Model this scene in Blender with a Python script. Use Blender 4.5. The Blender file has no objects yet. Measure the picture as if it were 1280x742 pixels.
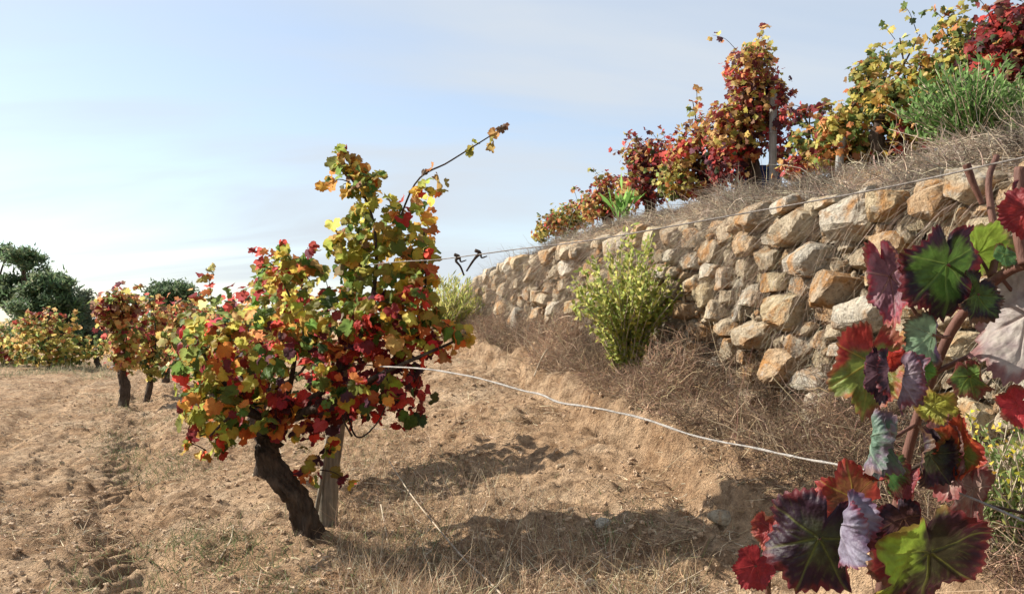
import bpy, bmesh, math, random
import numpy as np
from mathutils import Vector, Matrix

random.seed(7); rng = np.random.default_rng(11)
SC = bpy.context.scene
COL = SC.collection
R = math.radians

# ------------------------------------------------------------------ camera
F_PX, W_PX, H_PX, HORIZON = 996.0, 1280.0, 742.0, 400.0
CAM = np.array([0.0, 0.0, 1.25])
PITCH = math.atan((HORIZON - H_PX / 2) / F_PX)
cd = bpy.data.cameras.new('camera'); cam = bpy.data.objects.new('camera', cd); COL.objects.link(cam)
cd.sensor_width = 36.0; cd.lens = F_PX / W_PX * 36.0; cd.clip_start = 0.05; cd.clip_end = 3000
cam.location = CAM; cam.rotation_euler = (math.pi / 2 + PITCH, 0, 0)
SC.camera = cam

# ------------------------------------------------------------------ light
SUN_EL = R(36); SUN_AZ = (-0.95, 0.31)                     # horizontal direction towards the sun
w = bpy.data.worlds.new('World'); SC.world = w; w.use_nodes = True
nt = w.node_tree; nt.nodes.clear()
def N(tree, typ, **kw):
    n = tree.nodes.new(typ)
    for k, v in kw.items(): setattr(n, k, v)
    return n
sky = N(nt, 'ShaderNodeTexSky', sky_type='NISHITA', sun_disc=False)
sky.sun_elevation = SUN_EL; sky.sun_rotation = math.atan2(SUN_AZ[0], SUN_AZ[1])
sky.air_density = 1.0; sky.dust_density = 0.6; sky.ozone_density = 1.0
bg = N(nt, 'ShaderNodeBackground'); out = N(nt, 'ShaderNodeOutputWorld')
tc = N(nt, 'ShaderNodeTexCoord'); sep = N(nt, 'ShaderNodeSeparateXYZ')
nt.links.new(tc.outputs['Generated'], sep.inputs[0])
addz = N(nt, 'ShaderNodeMath', operation='ADD'); addz.inputs[1].default_value = 0.22
nt.links.new(sep.outputs['Z'], addz.inputs[0])
mx = N(nt, 'ShaderNodeMath', operation='MAXIMUM'); mx.inputs[1].default_value = 0.05
nt.links.new(addz.outputs[0], mx.inputs[0])
dx = N(nt, 'ShaderNodeMath', operation='DIVIDE'); dy = N(nt, 'ShaderNodeMath', operation='DIVIDE')
nt.links.new(sep.outputs['X'], dx.inputs[0]); nt.links.new(mx.outputs[0], dx.inputs[1])
nt.links.new(sep.outputs['Y'], dy.inputs[0]); nt.links.new(mx.outputs[0], dy.inputs[1])
cmb = N(nt, 'ShaderNodeCombineXYZ'); nt.links.new(dx.outputs[0], cmb.inputs[0]); nt.links.new(dy.outputs[0], cmb.inputs[1])
mp = N(nt, 'ShaderNodeMapping'); mp.inputs['Rotation'].default_value = (0, 0, R(38)); mp.inputs['Scale'].default_value = (0.32, 0.85, 1); mp.inputs['Location'].default_value = (0.6, 0.2, 0)
nt.links.new(cmb.outputs[0], mp.inputs[0])
cn = N(nt, 'ShaderNodeTexNoise'); cn.inputs['Scale'].default_value = 1.35; cn.inputs['Detail'].default_value = 6
cn.inputs['Roughness'].default_value = 0.52; cn.inputs['Distortion'].default_value = 0.5
nt.links.new(mp.outputs[0], cn.inputs['Vector'])
cr = N(nt, 'ShaderNodeValToRGB'); cr.color_ramp.elements[0].position = 0.42; cr.color_ramp.elements[1].position = 0.60
cr.color_ramp.elements[0].color = (0.44, 0.44, 0.44, 1); cr.color_ramp.elements[1].color = (0.92, 0.92, 0.92, 1)
nt.links.new(cn.outputs['Fac'], cr.inputs[0])
mixc = N(nt, 'ShaderNodeMixRGB'); nt.links.new(cr.outputs[0], mixc.inputs[0]); nt.links.new(sky.outputs[0], mixc.inputs[1])
mixc.inputs[2].default_value = (3.4, 3.7, 4.05, 1)
nt.links.new(mixc.outputs[0], bg.inputs[0]); bg.inputs[1].default_value = 0.105
nt.links.new(bg.outputs[0], out.inputs[0])
sd = bpy.data.lights.new('sun', 'SUN'); sd.energy = 5.0; sd.angle = R(0.55); sd.color = (1.0, 0.94, 0.84)
sun = bpy.data.objects.new('sun', sd); COL.objects.link(sun)
ldir = Vector((-SUN_AZ[0] * math.cos(SUN_EL), -SUN_AZ[1] * math.cos(SUN_EL), -math.sin(SUN_EL)))
sun.rotation_euler = ldir.to_track_quat('-Z', 'Y').to_euler(); sun.location = (-20, 9, 18)
SC.view_settings.view_transform = 'Standard'; SC.view_settings.look = 'None'
SC.view_settings.exposure = 1.0; SC.view_settings.gamma = 1
try: SC.cycles.use_denoising = True
except Exception: pass
SC.cycles.max_bounces = 6; SC.cycles.transparent_max_bounces = 4

# ------------------------------------------------------------------ maths helpers
def hash2(ix, iy, seed):
    h = (ix.astype(np.int64) * 374761393 + iy.astype(np.int64) * 668265263 + seed * 1442695041) & 0xFFFFFFFF
    h = ((h ^ (h >> 13)) * 1274126177) & 0xFFFFFFFF
    h = h ^ (h >> 16)
    return (h & 0xFFFFFF) / float(0xFFFFFF)
def vnoise(x, y, seed=0):
    x = np.asarray(x, float); y = np.asarray(y, float)
    ix = np.floor(x); iy = np.floor(y); fx = x - ix; fy = y - iy
    fx = fx * fx * (3 - 2 * fx); fy = fy * fy * (3 - 2 * fy)
    a = hash2(ix, iy, seed); b = hash2(ix + 1, iy, seed); c = hash2(ix, iy + 1, seed); d = hash2(ix + 1, iy + 1, seed)
    return (a * (1 - fx) + b * fx) * (1 - fy) + (c * (1 - fx) + d * fx) * fy
def fbm(x, y, seed=0, oct=4, gain=0.5):
    s = 0; a = 1; t = 0
    for i in range(oct):
        s = s + a * (vnoise(x * 2 ** i + i * 17.3, y * 2 ** i - i * 9.1, seed + i) * 2 - 1); t += a; a *= gain
    return s / t
def sstep(a, b, x):
    t = np.clip((np.asarray(x, float) - a) / (b - a), 0, 1); return t * t * (3 - 2 * t)
def ray(px, py):
    cx = (px - W_PX / 2) / F_PX; cy = -(py - H_PX / 2) / F_PX
    return np.array([cx, math.cos(PITCH) - cy * math.sin(PITCH), math.sin(PITCH) + cy * math.cos(PITCH)])
def P(px, py, depth):
    r = ray(px, py); return CAM + r * (depth / r[1])
def unit(v):
    v = np.asarray(v, float); n = np.linalg.norm(v, axis=-1, keepdims=True); return v / np.maximum(n, 1e-9)

# ------------------------------------------------------------------ terrain
def xw(y): return 1.81 - 0.33 * (np.asarray(y, float) - 5)           # face of the dry stone wall
def xr(y): return -1.15 - 0.52 * (np.asarray(y, float) - 4.6)        # the vine row
def wtop(y): return np.interp(y, [2, 3.5, 5, 6.4, 8.9, 11.2, 12.2, 13.0, 14, 16, 20, 60], [1.86, 1.9, 1.94, 1.98, 2.03, 1.95, 1.84, 1.66, 1.3, 1.0, .7, .3])
def rise(y): return np.interp(y, [0, 3, 3.9, 5.6, 9.8, 14, 20, 60], [0.0, .05, .15, .43, .76, .80, .6, .2])
def Hbase(x, y):
    x = np.asarray(x, float); y = np.asarray(y, float)
    d = (x - xw(y)) * 0.95
    xf = xw(y) - 1.0
    t = sstep(0.0, 1.0, (x - xr(y) - 0.15) / np.maximum(xf - xr(y) - 0.15, 0.5))
    h = rise(y) * t
    foot = -0.95 + 0.26 * fbm(y * 1.6, y * 0 + 3.1, 5, 4) + np.interp(y, [4, 9], [0, .3])
    h = h + (0.24 + .06 * fbm(x * 3, y * 3, 6, 2)) * sstep(foot, foot + 0.11, d) + 0.10 * sstep(foot, 0, d)
    h = h + 0.07 * np.exp(-((x - xr(y)) / 0.35) ** 2) * np.where(y < 40, 1, 0)
    top = wtop(y) - 0.02 + 0.36 * sstep(0.05, 0.9, d) * (1 - sstep(10.8, 13.2, y)) + 0.15 * sstep(0.9, 2.5, d) * (1 - sstep(12.8, 16, y))
    c = sstep(0.04, 0.13, d - 0.04 * fbm(y * 4, h * 0, 8, 2))
    return h * (1 - c) + np.maximum(top, h) * c
def track(x, y):
    wv = x - (-2.75 - 0.45 * (y - 5)) + .12 * fbm(y * .6, y * 0, 33, 2) + .05 * fbm(x * 5, y * 5, 34, 2)
    z = 0
    for c, wd in ((0.40, .24), (-0.95, .26)):
        m = np.exp(-((wv - c) / wd) ** 4); z = z + .016 * np.exp(-((np.abs(wv - c) - wd * 1.35) / .09) ** 2)
        z = z + m * (-0.055 + 0.036 * np.sin((y + np.abs(wv - c) * 1.3) * 2 * math.pi / 0.17) * np.clip(fbm(x * 1.5, y * 1.5, 31, 2) + .6, 0, 1))
    return z * np.where((y > 2) & (y < 22), 1, 0)
def H(x, y, fine=True):
    x = np.asarray(x, float); y = np.asarray(y, float)
    h = Hbase(x, y)
    if fine:
        near = 1 - sstep(16, 40, y)
        k = fbm(x * 6, y * 6, 4, 3); cl = fbm(x * 17, y * 17, 9, 3)
        h = h + near * (0.05 * fbm(x * 1.4, y * 1.4, 1, 3) + 0.045 * k + 0.034 * np.clip(cl, -.3, 1) * (1 + k) - 0.035 * np.clip(.18 - np.abs(fbm(x * 9 + 4, y * 9, 12, 3)), 0, 1)) + track(x, y) + (1 - near) * 0.15 * fbm(x * .08, y * .08, 2, 3)
    return h
def Hs(x, y): return float(H(np.array([x]), np.array([y]))[0])
def G(px, py, lo=1.6, hi=60):
    r = ray(px, py); ds = np.geomspace(lo, hi, 1500); pts = CAM + r[None, :] * (ds / r[1])[:, None]
    hit = np.nonzero(pts[:, 2] <= H(pts[:, 0], pts[:, 1]))[0]
    i = hit[0] if len(hit) else -1
    return pts[i]

# ------------------------------------------------------------------ object helpers
def mesh_np(name, V, F, col=None, smooth=True, attrs=None):
    V = np.asarray(V, np.float32); F = np.asarray(F, np.int32); k = F.shape[1]
    me = bpy.data.meshes.new(name)
    me.vertices.add(len(V)); me.vertices.foreach_set('co', V.ravel())
    me.loops.add(F.size); me.loops.foreach_set('vertex_index', F.ravel())
    me.polygons.add(len(F)); me.polygons.foreach_set('loop_start', np.arange(0, F.size, k, dtype=np.int32))
    me.polygons.foreach_set('use_smooth', np.full(len(F), smooth))
    if col is not None:
        a = me.color_attributes.new('Col', 'FLOAT_COLOR', 'POINT')
        c = np.ones((len(V), 4), np.float32); c[:, :3] = col; a.data.foreach_set('color', c.ravel())
    for nm, vals in (attrs or {}).items():
        a = me.attributes.new(nm, 'FLOAT', 'POINT'); a.data.foreach_set('value', np.asarray(vals, np.float32))
    me.update(calc_edges=True); me.validate()
    return me
def link(name, me, mat, parent=None, loc=None):
    o = bpy.data.objects.new(name, me); COL.objects.link(o)
    if mat is not None and me is not None and not me.materials: me.materials.append(mat)
    if parent is not None: o.parent = parent
    if loc is not None: o.location = loc
    return o
def tag(o, label=None, cat=None, group=None, kind=None):
    if label: o['label'] = label
    if cat: o['category'] = cat
    if group: o['group'] = group
    if kind: o['kind'] = kind
    return o
def thing(name, label, cat, loc, group=None):
    o = bpy.data.objects.new(name, None); COL.objects.link(o); o.empty_display_size = .1
    o.location = loc; return tag(o, label, cat, group)
def lc(root): return np.array(root.location)
def spline(pts, n):
    pts = np.asarray(pts, float)
    if len(pts) == 2: t = np.linspace(0, 1, n)[:, None]; return pts[0] * (1 - t) + pts[1] * t
    Pp = np.vstack([2 * pts[0] - pts[1], pts, 2 * pts[-1] - pts[-2]]); m = len(pts) - 1
    res = []
    for u in np.linspace(0, m, n):
        i = min(int(u), m - 1); t = u - i; a, b, c, d = Pp[i:i + 4]
        res.append(0.5 * (2 * b + (c - a) * t + (2 * a - 5 * b + 4 * c - d) * t * t + (3 * b - a - 3 * c + d) * t ** 3))
    return np.array(res)
def tube(pts, rad, n=24, sides=8, rough=0.0, rseed=0, rfreq=9.0, closed=True):
    c = spline(pts, n); rr = np.interp(np.linspace(0, 1, n), np.linspace(0, 1, len(np.atleast_1d(rad))), np.atleast_1d(rad))
    tg = unit(np.gradient(c, axis=0)); up = np.array([0.3, 0.2, 0.93])
    if abs(tg[0] @ up) > .95: up = np.array([1.0, 0.1, 0.0])
    a = unit(np.cross(tg, up)); b = np.cross(tg, a)
    th = np.linspace(0, 2 * math.pi, sides, endpoint=False)
    V = np.zeros((n, sides, 3))
    for j, t in enumerate(th):
        k = 1 + rough * fbm(np.arange(n) / n * rfreq + 3 * math.cos(t), 2.5 * np.sin(t) + np.arange(n) / n * rfreq * .25, rseed, 3) if rough else np.ones(n)
        V[:, j] = c + (a * math.cos(t) + b * math.sin(t)) * (rr * k)[:, None]
    F = []
    for i in range(n - 1):
        for j in range(sides):
            k = (j + 1) % sides; F.append((i * sides + j, i * sides + k, (i + 1) * sides + k, (i + 1) * sides + j))
    V = V.reshape(-1, 3); F = np.array(F)
    if closed:
        V = np.vstack([V, c[0], c[-1]]); e0 = len(V) - 2; e1 = len(V) - 1
        cap = [(j, e0, e0, (j + 1) % sides) for j in range(0)]
        T = [(e0, (j + 1) % sides, j) for j in range(sides)] + [(e1, (n - 1) * sides + j, (n - 1) * sides + (j + 1) % sides) for j in range(sides)]
        Q = np.array(F); tri = np.vstack([Q[:, [0, 1, 2]], Q[:, [0, 2, 3]], np.array(T)]); return V, tri
    return V, np.vstack([F[:, [0, 1, 2]], F[:, [0, 2, 3]]])
def join(parts):
    V = []; F = []; o = 0
    for v, f in parts: V.append(v); F.append(np.asarray(f) + o); o += len(v)
    return np.vstack(V), np.vstack(F)
def strands(base, dirs, length, width, bend, cols, segs=3, kink=0.0):
    n = len(base); base = np.asarray(base); dirs = unit(dirs)
    length = np.broadcast_to(length, (n,)); width = np.broadcast_to(width, (n,))
    ts = np.linspace(0, 1, segs + 1)
    side = unit(np.cross(dirs, unit(rng.normal(size=(n, 3)))))
    V = np.zeros((n, segs + 1, 2, 3)); kk = np.zeros((n, 3))
    for i, t in enumerate(ts):
        if i and kink: kk = kk + rng.normal(size=(n, 3)) * kink * length[:, None]
        c = base + dirs * (length * t)[:, None] + bend * (length * t * t)[:, None] + kk
        hw = (width * 0.5 * (1 - 0.75 * t))[:, None]
        V[:, i, 0] = c - side * hw; V[:, i, 1] = c + side * hw
    q = np.array([[2 * i, 2 * i + 1, 2 * i + 3, 2 * i + 2] for i in range(segs)])
    F = (q[None] + (np.arange(n) * (segs + 1) * 2)[:, None, None]).reshape(-1, 4)
    C = np.repeat(cols, (segs + 1) * 2, axis=0)
    return V.reshape(-1, 3), F, C
def jit(c, n, v=0.25, sat=0.1):
    c = np.asarray(c, float); k = np.exp(rng.normal(size=(n, 1)) * v); return np.clip(c * k * np.exp(rng.normal(size=(n, 3)) * sat), 0.004, .8)
def pick(pal, n):
    cs = np.array([p[0] for p in pal]); ws = np.array([p[1] for p in pal], float); ws /= ws.sum()
    return cs[rng.choice(len(cs), n, p=ws)]

def pick_near(pal, pos, mix=.42):
    # neighbours on the same shoot tend to share a colour
    n = len(pos); a = fbm(pos[:, 0] * 5 + pos[:, 1] * 2, pos[:, 2] * 5 - pos[:, 1] * 2, 13, 2); u = rng.random(n)
    a = (np.argsort(np.argsort(a)) + .5) / n; f = np.where(rng.random(n) < mix, a, u)
    o = list(range(len(pal))); random.Random(5).shuffle(o)
    ws = np.array([pal[i][1] for i in o], float); cw = np.cumsum(ws / ws.sum()); k = np.minimum(np.searchsorted(cw, f), len(o) - 1)
    return np.array([pal[i][0] for i in o])[k]

# ------------------------------------------------------------------ materials
def new_mat(name):
    m = bpy.data.materials.new(name); m.use_nodes = True; t = m.node_tree
    return m, t, t.nodes['Principled BSDF'], t.nodes['Material Output']
def noise_node(t, scale, detail=5, rough=.6, coord=None, dist=0.0):
    n = N(t, 'ShaderNodeTexNoise'); n.inputs['Scale'].default_value = scale; n.inputs['Detail'].default_value = detail
    n.inputs['Roughness'].default_value = rough; n.inputs['Distortion'].default_value = dist
    if coord is not None: t.links.new(coord, n.inputs['Vector'])
    return n
def ramp(t, fac, stops):
    r = N(t, 'ShaderNodeValToRGB'); e = r.color_ramp.elements
    while len(e) < len(stops): e.new(0.5)
    for el, (p, c) in zip(e, stops): el.position = p; el.color = (*c, 1)
    t.links.new(fac, r.inputs[0]); return r
def mixrgb(t, fac, a, b, mode='MIX'):
    m = N(t, 'ShaderNodeMixRGB', blend_type=mode)
    for s, v in ((0, fac), (1, a), (2, b)):
        if isinstance(v, (int, float)): m.inputs[s].default_value = v
        elif isinstance(v, tuple): m.inputs[s].default_value = (*v, 1)
        else: t.links.new(v, m.inputs[s])
    return m
def bump(t, bsdf, h, strength, dist=0.02):
    b = N(t, 'ShaderNodeBump'); b.inputs['Strength'].default_value = strength; b.inputs['Distance'].default_value = dist
    t.links.new(h, b.inputs['Height']); t.links.new(b.outputs[0], bsdf.inputs['Normal']); return b

def mat_soil():
    m, t, b, o = new_mat('soil'); c = N(t, 'ShaderNodeTexCoord').outputs['Object']
    n1 = noise_node(t, 1.3, 6, .65, c); n2 = noise_node(t, 14, 6, .7, c); n3 = noise_node(t, 70, 4, .7, c)
    r1 = ramp(t, n1.outputs[0], [(.30, (.41, .255, .145)), (.48, (.57, .39, .24)), (.70, (.66, .505, .345))])
    r2 = ramp(t, n2.outputs[0], [(.34, (.40, .37, .34)), (.52, (1, 1, 1)), (.7, (1.3, 1.27, 1.2))])
    n4 = noise_node(t, 2.6, 7, .72, c, .6); r4 = ramp(t, n4.outputs[0], [(.43, (1, 1, 1)), (.60, (.50, .43, .37))])
    r1 = mixrgb(t, .85, r1.outputs[0], r4.outputs[0], 'MULTIPLY')
    a = mixrgb(t, .85, r1.outputs[0], r2.outputs[0], 'MULTIPLY')
    r3 = ramp(t, n3.outputs[0], [(.3, (.55, .52, .5)), (.6, (1.1, 1.1, 1.1))])
    a2 = mixrgb(t, .6, a.outputs[0], r3.outputs[0], 'MULTIPLY')
    t.links.new(a2.outputs[0], b.inputs['Base Color']); b.inputs['Roughness'].default_value = .95
    b.inputs['Specular IOR Level'].default_value = .1
    ad = N(t, 'ShaderNodeMath', operation='ADD'); t.links.new(n2.outputs[0], ad.inputs[0]); t.links.new(n3.outputs[0], ad.inputs[1])
    bump(t, b, ad.outputs[0], 1.0, .05); return m
def mat_crumb():
    m, t, b, o = new_mat('soil_crumb'); c = N(t, 'ShaderNodeTexCoord').outputs['Object']; n = noise_node(t, 9, 4, .7, c)
    r = ramp(t, n.outputs[0], [(.3, (.26, .165, .095)), (.5, (.42, .29, .18)), (.7, (.54, .41, .28))]); t.links.new(r.outputs[0], b.inputs['Base Color']); b.inputs['Roughness'].default_value = .95; return m
def mat_stone():
    m, t, b, o = new_mat('limestone'); c0 = N(t, 'ShaderNodeTexCoord').outputs['Object']; oi = N(t, 'ShaderNodeObjectInfo')
    add = N(t, 'ShaderNodeVectorMath', operation='MULTIPLY_ADD'); cmb_ = N(t, 'ShaderNodeCombineXYZ')
    for i in range(3): t.links.new(oi.outputs['Random'], cmb_.inputs[i])
    t.links.new(cmb_.outputs[0], add.inputs[0]); add.inputs[1].default_value = (37, 19, 53); t.links.new(c0, add.inputs[2]); c = add.outputs[0]
    n1 = noise_node(t, 7, 6, .7, c, .4); n2 = noise_node(t, 38, 6, .75, c); n3 = noise_node(t, 4.2, 5, .6, c, .8); n4 = noise_node(t, 15, 5, .7, c)
    tint = mixrgb(t, n1.outputs[0], oi.outputs['Color'], (.50, .43, .32))
    tint.inputs[0].default_value = .12
    f = ramp(t, n1.outputs[0], [(.3, (.5, .45, .4)), (.52, (1, 1, 1)), (.72, (1.35, 1.33, 1.26))])
    a = mixrgb(t, .9, tint.outputs[0], f.outputs[0], 'MULTIPLY')
    lf = ramp(t, n3.outputs[0], [(.50, (0, 0, 0)), (.64, (.85, .85, .85))])
    lich = mixrgb(t, lf.outputs[0], a.outputs[0], (.42, .20, .06))
    gf = ramp(t, n4.outputs[0], [(.56, (0, 0, 0)), (.68, (.6, .6, .6))])
    grey = mixrgb(t, gf.outputs[0], lich.outputs[0], (.44, .42, .37))
    sp = ramp(t, n2.outputs[0], [(.34, (.35, .32, .3)), (.5, (1, 1, 1))])
    fin = mixrgb(t, .85, grey.outputs[0], sp.outputs[0], 'MULTIPLY')
    t.links.new(fin.outputs[0], b.inputs['Base Color']); b.inputs['Roughness'].default_value = .92; b.inputs['Specular IOR Level'].default_value = .15
    ad = N(t, 'ShaderNodeMath', operation='ADD'); t.links.new(n4.outputs[0], ad.inputs[0]); t.links.new(n2.outputs[0], ad.inputs[1])
    bump(t, b, ad.outputs[0], 1.0, .03); return m
def mat_attr(name, rough=.85, trans=0.0, spec=.2, attr=True, vary=0.0, bumpy=0.0, tg=.66):
    m, t, b, o = new_mat(name)
    if attr: cc = N(t, 'ShaderNodeAttribute', attribute_name='Col').outputs['Color']
    else:
        oi = N(t, 'ShaderNodeObjectInfo'); cc = oi.outputs['Color']
        ed = N(t, 'ShaderNodeAttribute', attribute_name='Col')
        cc = mixrgb(t, 1.0, cc, ed.outputs['Color'], 'MULTIPLY').outputs[0]
    if vary:
        c = N(t, 'ShaderNodeTexCoord').outputs['Object']
        n = noise_node(t, vary, 3, .6, c); r = ramp(t, n.outputs[0], [(.3, (.6, .5, .55)), (.7, (1.25, 1.3, 1.2))])
        cc = mixrgb(t, .8, cc, r.outputs[0], 'MULTIPLY').outputs[0]
        if bumpy: bump(t, b, n.outputs[0], bumpy, .01)
    t.links.new(cc, b.inputs['Base Color']); b.inputs['Roughness'].default_value = rough; b.inputs['Specular IOR Level'].default_value = spec
    if trans:
        tr = N(t, 'ShaderNodeBsdfTranslucent'); g = N(t, 'ShaderNodeGamma'); g.inputs[1].default_value = tg
        t.links.new(cc, g.inputs[0]); t.links.new(g.outputs[0], tr.inputs[0])
        ms = N(t, 'ShaderNodeMixShader'); ms.inputs[0].default_value = trans
        t.links.new(b.outputs[0], ms.inputs[1]); t.links.new(tr.outputs[0], ms.inputs[2]); t.links.new(ms.outputs[0], o.inputs[0])
    return m
def mat_wood(name, c1, c2, scale=(60, 60, 4), rough=.9, bs=.8):
    m, t, b, o = new_mat(name); c = N(t, 'ShaderNodeTexCoord').outputs['Object']
    mpn = N(t, 'ShaderNodeMapping'); mpn.inputs['Scale'].default_value = scale; t.links.new(c, mpn.inputs[0])
    n = noise_node(t, 1, 6, .7, mpn.outputs[0]); n2 = noise_node(t, 9, 4, .6, c)
    r = ramp(t, n.outputs[0], [(.3, c1), (.7, c2)]); r2 = ramp(t, n2.outputs[0], [(.3, (.6, .6, .6)), (.7, (1.2, 1.2, 1.2))])
    a = mixrgb(t, .8, r.outputs[0], r2.outputs[0], 'MULTIPLY')
    t.links.new(a.outputs[0], b.inputs['Base Color']); b.inputs['Roughness'].default_value = rough; b.inputs['Specular IOR Level'].default_value = .15
    bump(t, b, n.outputs[0], bs, .02); return m
M = dict(
    soil=mat_soil(), crumb=mat_crumb(), stone=mat_stone(),
    dry=mat_attr('dry_stalks', .9, .15, .1), leaf=mat_attr('leaf_merged', .6, .5, .2), leafobj=mat_attr('leaf_single', .6, .5, .2, attr=False, vary=22),
    big=mat_attr('leaf_close', .56, .26, .3, vary=55, bumpy=.35, tg=.8), needle=mat_attr('evergreen', .6, .35, .2),
    bark=mat_wood('vine_bark', (.025, .018, .014), (.12, .085, .06), (40, 40, 9), bs=1.0),
    post=mat_wood('weathered_wood', (.16, .135, .10), (.36, .31, .24), (70, 70, 3)),
    greypost=mat_wood('grey_wood', (.20, .19, .17), (.38, .36, .33), (60, 60, 3)),
    cane=mat_wood('red_cane', (.085, .038, .028), (.19, .095, .07), (60, 60, 12), .6, .3),
    drycane=mat_wood('dry_cane', (.30, .23, .16), (.55, .46, .34), (50, 50, 12), .8, .4),
    wire=mat_wood('old_wire', (.22, .20, .18), (.50, .46, .41), (90, 90, 90), .6, .6),
    greywire=mat_wood('rusty_wire', (.10, .08, .07), (.30, .27, .24), (90, 90, 90), .6, .5),
    twig=mat_wood('dark_twig', (.03, .022, .016), (.09, .06, .045), (50, 50, 10)),
    blue=mat_wood('blue_plastic', (.012, .025, .10), (.02, .045, .16), (8, 8, 8), .45, .1),
)

# ------------------------------------------------------------------ ground: one sheet in (distance to wall, depth) lines
def lines(segs):
    o = []
    for a, b, s in segs: o += list(np.arange(a, b, s))
    return np.array(o + [segs[-1][1]])
dl = lines([(-900, -300, 150), (-300, -60, 40), (-60, -20, 4), (-20, -10, .4), (-10, -5.2, .07), (-5.2, -1.3, .026), (-1.3, -.02, .03), (-.02, .22, .013), (.22, 1.2, .06), (1.2, 4, .25), (4, 20, 2), (20, 500, 60)])
yl = lines([(-60, -4, 8), (-4, 1, .25), (1, 3.2, .06), (3.2, 6.6, .024), (6.6, 9, .04), (9, 14, .07), (14, 24, .12), (24, 60, 1.5), (60, 200, 20), (200, 1000, 100)])
DD, YY = np.meshgrid(dl, yl); XX = xw(np.clip(YY, -5, 60)) + DD / .95
ZZ = H(XX, YY)
# the heightfield on the wall face leans a little so that the stones keep it covered
nx, ny = len(dl), len(yl)
idx = np.arange(nx * ny).reshape(ny, nx)
Fq = np.stack([idx[:-1, :-1], idx[:-1, 1:], idx[1:, 1:], idx[1:, :-1]], -1).reshape(-1, 4)
ground = link('ground', mesh_np('ground', np.stack([XX, YY, ZZ], -1).reshape(-1, 3), Fq), M['soil'])
tag(ground, 'bare tan soil climbing to an eroded bank and terrace', kind='structure')

# ------------------------------------------------------------------ dry stone wall
ASP = 1.6
def wall_hit(px, py):                                     # pixel -> (y along wall, z)
    r = ray(px, py); k = (xw(0) - CAM[0]) / (r[0] + .33 * r[1]); p = CAM + r * k; return p[1], p[2]
TAN, GREY, ORG, BRN, WHT, YEL = (.44, .34, .22), (.40, .375, .33), (.48, .26, .10), (.31, .19, .10), (.62, .57, .48), (.50, .38, .20)
guided = [(1000, 285, 72, 46, TAN), (1068, 275, 78, 56, WHT), (1116, 260, 46, 46, YEL), (1172, 258, 46, 50, ORG), (940, 305, 40, 46, ORG), (970, 322, 46, 32, TAN),
          (1020, 328, 76, 40, GREY), (1120, 308, 84, 32, ORG), (1060, 362, 96, 40, BRN), (990, 390, 60, 72, YEL), (953, 418, 44, 62, TAN), (945, 370, 54, 32, WHT),
          (1085, 395, 68, 52, WHT), (985, 457, 52, 56, ORG), (1022, 476, 42, 46, GREY), (1037, 512, 52, 62, WHT), (1216, 432, 62, 62, YEL), (1030, 425, 32, 22, BRN),
          (1062, 437, 36, 20, WHT), (1150, 470, 60, 50, TAN), (1110, 450, 40, 40, GREY), (1190, 350, 70, 50, TAN), (1240, 290, 60, 50, YEL), (1250, 360, 50, 50, GREY),
          (652, 402, 34, 62, GREY), (700, 385, 34, 24, WHT), (880, 440, 44, 40, GREY), (912, 348, 32, 30, WHT), (905, 390, 36, 30, TAN), (985, 258, 40, 20, GREY), (1040, 255, 40, 16, TAN), (900, 480, 70, 40, YEL), (955, 500, 50, 40, TAN)]
sites = []
for px, py, wp, hp, c in guided:
    y, z = wall_hit(px, py); sc_ = y / F_PX
    du = wp * sc_ / 1.0                                  # the wall runs away from the camera, so a pixel of width is longer along it
    sites.append([y, z, math.sqrt(max(du * .95, .05) * hp * sc_ * ASP) / 2, c, hp * sc_ / 2 * 1.5, du / 2 * 1.7, True])
def try_site(y, z, r):
    for s in sites:
        if (s[0] - y) ** 2 + ((s[1] - z) * ASP) ** 2 < (.88 * (s[2] + r)) ** 2: return False
    return True
pal = [(TAN, 4), (GREY, 3), (WHT, 3), (ORG, 1.3), (BRN, 1.5), (YEL, 2)]
def wbase(y): return rise(y) + .24
for rad, tries in ((.15, 300), (.125, 1500), (.10, 3500), (.08, 6000), (.06, 7000)):
    for _ in range(tries):
        y = random.uniform(2.7, 13.3); b_, t_ = float(wbase(y)), float(wtop(y))
        rr = rad * random.uniform(.85, 1.1)
        if rad < .07 and y > 9.5: continue
        z = random.uniform(b_, t_ + .04 - rr / ASP * .7)
        if try_site(y, z, rr): sites.append([y, z, rr, tuple(pick(pal, 1)[0]), rr / ASP * 1.9, rr * 1.9, False])
S = np.array([[s[0], s[1] * ASP, s[2]] for s in sites])
def ico(sub):
    bm = bmesh.new(); bmesh.ops.create_icosphere(bm, subdivisions=sub, radius=1)
    v = np.array([x.co[:] for x in bm.verts]); f = np.array([[q.index for q in p.verts] for p in bm.faces]); bm.free(); return v, f
ICO = {k: ico(k) for k in (2, 3, 4)}
wall = thing('dry_stone_wall', 'long rough dry stone retaining wall of tan and ochre stones', 'wall', (float(xw(8)), 8, 0))
ux = unit(np.array([-.33, 1, 0.0])); nx_ = np.array([-.95, -.31, 0.0])       # along the wall, out of the wall
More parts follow.
